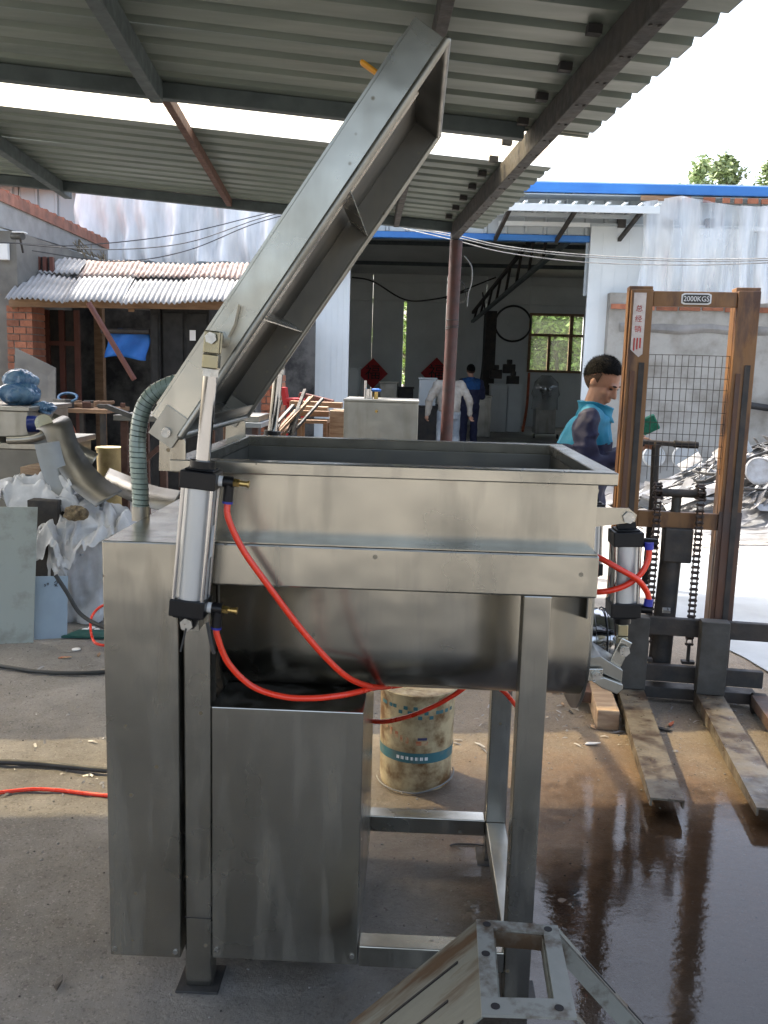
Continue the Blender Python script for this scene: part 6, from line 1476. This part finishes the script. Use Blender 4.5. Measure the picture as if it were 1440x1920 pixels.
def flat_sheet(pts, mt, lab, z=.012):
    m = MB(); ps = [G(u_, v_) for (u_, v_) in pts]; m.prism([(p.x, p.y, z) for p in ps], (0, 0, .004)); tag(m.build('ground_sheet', mt), lab, 'metal sheet')
flat_sheet([(1175, 1060), (1330, 1042), (1500, 1120), (1500, 1300), (1392, 1235), (1275, 1180)], 'sheet_pale', 'large pale steel sheet lying flat behind the stacker')
flat_sheet([(1330, 1035), (1520, 1030), (1560, 1110), (1480, 1105)], 'sheet_pale', 'second pale steel sheet farther back on the sunny ground', .010)
m = MB(); a, bq = P(1405, 760, 13.5), P(1445, 768, 13.5); m.cyl(a, bq+V((1, 0, -.1)), .05, n=10); tag(m.build('black_pipe', 'black_rubber', smooth=40), 'black pipe stub on the right masonry wall', 'pipe')
# ================================================================== overhead wires
for k, pts in enumerate((((-30, 455, 9), (30, 456, 9.2), (150, 460, 10), (330, 440, 11), (480, 405, 12), (560, 385, 12.6)), ((40, 458, 9.2), (200, 468, 10), (350, 455, 11), (480, 412, 12), (560, 390, 12.6)), ((60, 470, 9.6), (220, 490, 10.2), (350, 470, 11), (470, 422, 12), (560, 396, 12.6)),
                         ((755, 424, 12), (850, 440, 11), (950, 462, 10.5), (1100, 478, 10), (1290, 486, 9.5), (1460, 484, 9)), ((755, 424, 12), (850, 444, 11), (950, 466, 10.5), (1100, 482, 10), (1290, 490, 9.5), (1460, 488, 9)), ((755, 428, 12), (850, 450, 11), (950, 474, 10.5), (1100, 492, 10), (1290, 497, 9.5), (1460, 492, 9)))):
    m = MB(); m.tube(spline([P(*p) for p in pts], 50), .006 if k < 3 else .0055, n=5)
    tag(m.build('overhead_wire', 'wire_dark' if k < 3 else 'wire_pale', smooth=60), ['topmost dark wire from the house corner to the hall', 'middle dark wire from the house corner to the hall', 'lowest dark wire from the house corner to the hall', 'topmost pale wire strung across the doorway and white door', 'middle pale wire strung across the doorway and white door', 'lowest pale wire strung across the doorway and white door'][k], 'wire')
m = MB(); m.tube(spline([P(870, 480, 7.7), P(884, 500, 7.7), P(884, 530, 7.7), P(878, 550, 7.7), P(876, 575, 7.7)], 20), .006, n=5); tag(m.build('loose_wire', 'wire_pale', smooth=60), 'loose pale wire end dangling beside the canopy post', 'wire')
# ================================================================== trees
def tree(name, lab, base, h, r, n, mt, trunk_r, z0f=.25, ls=.10, shape='oval', group=None):
    t_ = thing(name, lab, 'tree', base, group); base = V(base)
    m = MB(); m.tube([base, base+V((.1*r, 0, h*.5)), base+V((0, 0, h*.92))], [trunk_r, trunk_r*.7, trunk_r*.2], n=8)
    limbs = []
    for k in range(16):
        f_ = .25+.65*k/16; a = k*2.4; p = base+V((0, 0, h*f_)); L = r*(.9-.5*f_); e_ = p+V((math.cos(a)*L, math.sin(a)*L, L*.9)); limbs.append((p, e_)); m.tube([p, p.lerp(e_, .5)+V((0, 0, .05)), e_], [trunk_r*.35, trunk_r*.2, trunk_r*.08], n=5)
    m.build('trunk', 'bark', t_, smooth=60)
    vs, fs = [], []
    cl = []
    for k in range(46):
        f_ = z0f+(1-z0f)*rnd.random(); a = rnd.uniform(0, 2*PI); pr_ = (math.sin(PI*min(1, (f_-z0f)/(1-z0f)*.9+.1))**.6 if shape == 'oval' else (1.05-f_)**.5)
        rr = r*pr_*rnd.uniform(.2, 1); cl.append((base+V((math.cos(a)*rr, math.sin(a)*rr, h*f_)), r*rnd.uniform(.14, .34)))
    for k in range(n):
        c, s = cl[k % len(cl)]; d = V((rnd.gauss(0, 1), rnd.gauss(0, 1), rnd.gauss(0, 1)))*s*.55; p = c+d
        u_ = V((rnd.uniform(-1, 1), rnd.uniform(-1, 1), rnd.uniform(-.6, .6))).normalized(); w_ = u_.orthogonal().normalized(); w_ = (w_*math.cos(k)+u_.cross(w_)*math.sin(k)); s2 = ls*rnd.uniform(.6, 1.3); o_ = len(vs)
        vs += [p-u_*s2, p+w_*s2*.45, p+u_*s2, p-w_*s2*.45]; fs.append((o_, o_+1, o_+2, o_+3))
    m = MB(); m.v = vs; m.f = fs; m.build('crown', mt, t_, rec=False)
for k, (u_, Y, vt, r, lab) in enumerate(((1315, 44, 305, 1.3, 'poplar top showing leftmost above the blue roof edge'), (1362, 46, 300, 1.5, 'poplar top showing in the middle above the blue roof edge'), (1432, 45, 306, 1.5, 'poplar top showing rightmost above the blue roof edge'))):
    p = P(u_, vt, Y); tree('poplar_tree', lab, (p.x, Y, 0), p.z, r, 9000, 'leaf_pop', .22, .35, .15, 'top', 'poplars behind the hall')
for k in range(5):
    p = P(975+32*k, 640, 33+1.5*(k % 2)); tree('broadleaf_tree', ['leafy green tree left of the window opening', 'leafy green tree filling the left window panes', 'leafy green tree behind the window middle', 'leafy green tree filling the right window panes', 'leafy green tree right of the window opening'][k], (p.x, 33+1.5*(k % 2), 0), 5.2+.5*(k % 3), 1.5, 3600, 'leaf', .12, .05, .13, 'oval', 'trees behind the hall')
p = P(760, 650, 33); tree('broadleaf_tree', 'leafy green tree glimpsed through the bright door slit', (p.x, 33, 0), 5, 1.2, 2500, 'leaf', .1, .05, .13, 'oval', 'trees behind the hall')
# ================================================================== ground debris
peb = []
for k in range(5):
    m = MB(); lumpy(m, (0, 0, 0), (.012, .010, .006), k*4, .5, 8, 6); peb.append(m)
def pebbles(n, x0, x1, y0, y1, sc, name, mt):
    m = MB()
    for k in range(n):
        x, y = rnd.uniform(x0, x1), rnd.uniform(y0, y1); b_ = peb[k % 5]; s = sc*rnd.uniform(.4, 1.5); X = Matrix.Translation((x, y, ground_h(x, y)+.003*s)) @ Matrix.Rotation(rnd.uniform(0, 6), 4, 'Z') @ Matrix.Scale(s, 4)
        m.add([X @ v for v in b_.v], b_.f)
    o = m.build(name, mt, loc=(0, 0, 0)); o['kind'] = 'stuff'; tag(o, 'loose grit and pebbles scattered over the yard ground' if mt == 'concrete' else 'dark dirt crumbs scattered over the yard ground', 'grit')
pebbles(1300, -2.4, 2.2, 2.0, 5.2, .32, 'loose_grit', 'concrete'); pebbles(450, -2.4, 2.2, 2.0, 5.2, .26, 'dirt_crumbs', 'dark_iron')
m = MB()
for k in range(260):
    z_ = rnd.random(); q = G(rnd.gauss(1110, 70), rnd.gauss(1335, 40)) if z_ < .45 else (G(rnd.uniform(1240, 1430), rnd.gauss(1330, 40)) if z_ < .65 else (G(rnd.uniform(0, 200), rnd.uniform(1215, 1500)) if z_ < .85 else G(rnd.uniform(720, 1000), rnd.uniform(1290, 1420))))
    if q.y > 6 or (abs(q.x-.045) < .17 and abs(q.y-3.385) < .17): continue
    s_ = rnd.uniform(.003, .011); a = rnd.uniform(0, 6); X = Matrix.Translation((q.x, q.y, ground_h(q.x, q.y)+.003)) @ Matrix.Rotation(a, 4, 'Z') @ Matrix.Rotation(rnd.uniform(-.5, .5), 4, 'X'); c1 = rnd.uniform(.3, 1.6)
    m.add([X @ Vector(p) for p in ((-s_*c1*2, -s_*.5, 0), (0, -s_*.6, s_*.5), (s_*c1*2, -s_*.3, .001), (s_*c1*1.8, s_*.4, .002), (0, s_*.5, s_*.6), (-s_*c1*2.1, s_*.3, .001))], [(0, 1, 4, 5), (1, 2, 3, 4)])
o = m.build('metal_shavings', 'scrap', loc=(0, 0, 0), rec=False); o['kind'] = 'stuff'; tag(o, 'small pale shavings and chips strewn on the yard ground', 'shavings')
deb = [(1055, 1325, 'wood_pale', 'pale wood chip upright below the trough end'), (1112, 1368, 'wood_pale', 'curled pale wood chip near the timber end'), (1110, 1400, 'white_paint', 'small white chip on the wet ground below the timber'), (1258, 1362, 'orange_pipe', 'orange cigarette end between the forks'), (1245, 1372, 'black_rubber', 'black rubber strip between the forks'), (1070, 1340, 'dark_iron', 'dark splinter below the trough end'), (1290, 1310, 'dark_iron', 'dark lump on the ground between the fork shanks'), (1225, 1306, 'grey_iron', 'grey stone beside the left fork'), (122, 1237, 'bucket_red', 'reddish paper scrap on the ground left of the mixer'), (185, 1232, 'wood', 'brown leaf scrap beside the drive cover'), (110, 1855, 'dark_iron', 'thin dark nail on the ground at lower left'), (1040, 1300, 'wood', 'brown wood chip beside the front right leg')]
for (u_, v_, mt, lab) in deb:
    q = G(u_, v_); s = rnd.uniform(.012, .024); a = rnd.uniform(0, 3); X = Matrix.Translation((q.x, q.y, ground_h(q.x, q.y)+.004)) @ Matrix.Rotation(a, 4, 'Z')
    m = MB(X); m.prism([(-s*1.6, -s*.3, 0), (s*.4, -s*.5, .004), (s*1.7, -.1*s, .006), (s*.8, s*.5, .002), (-s, s*.35, .003)], (0, 0, .004)); tag(m.build('litter_piece', mt), lab, 'litter')
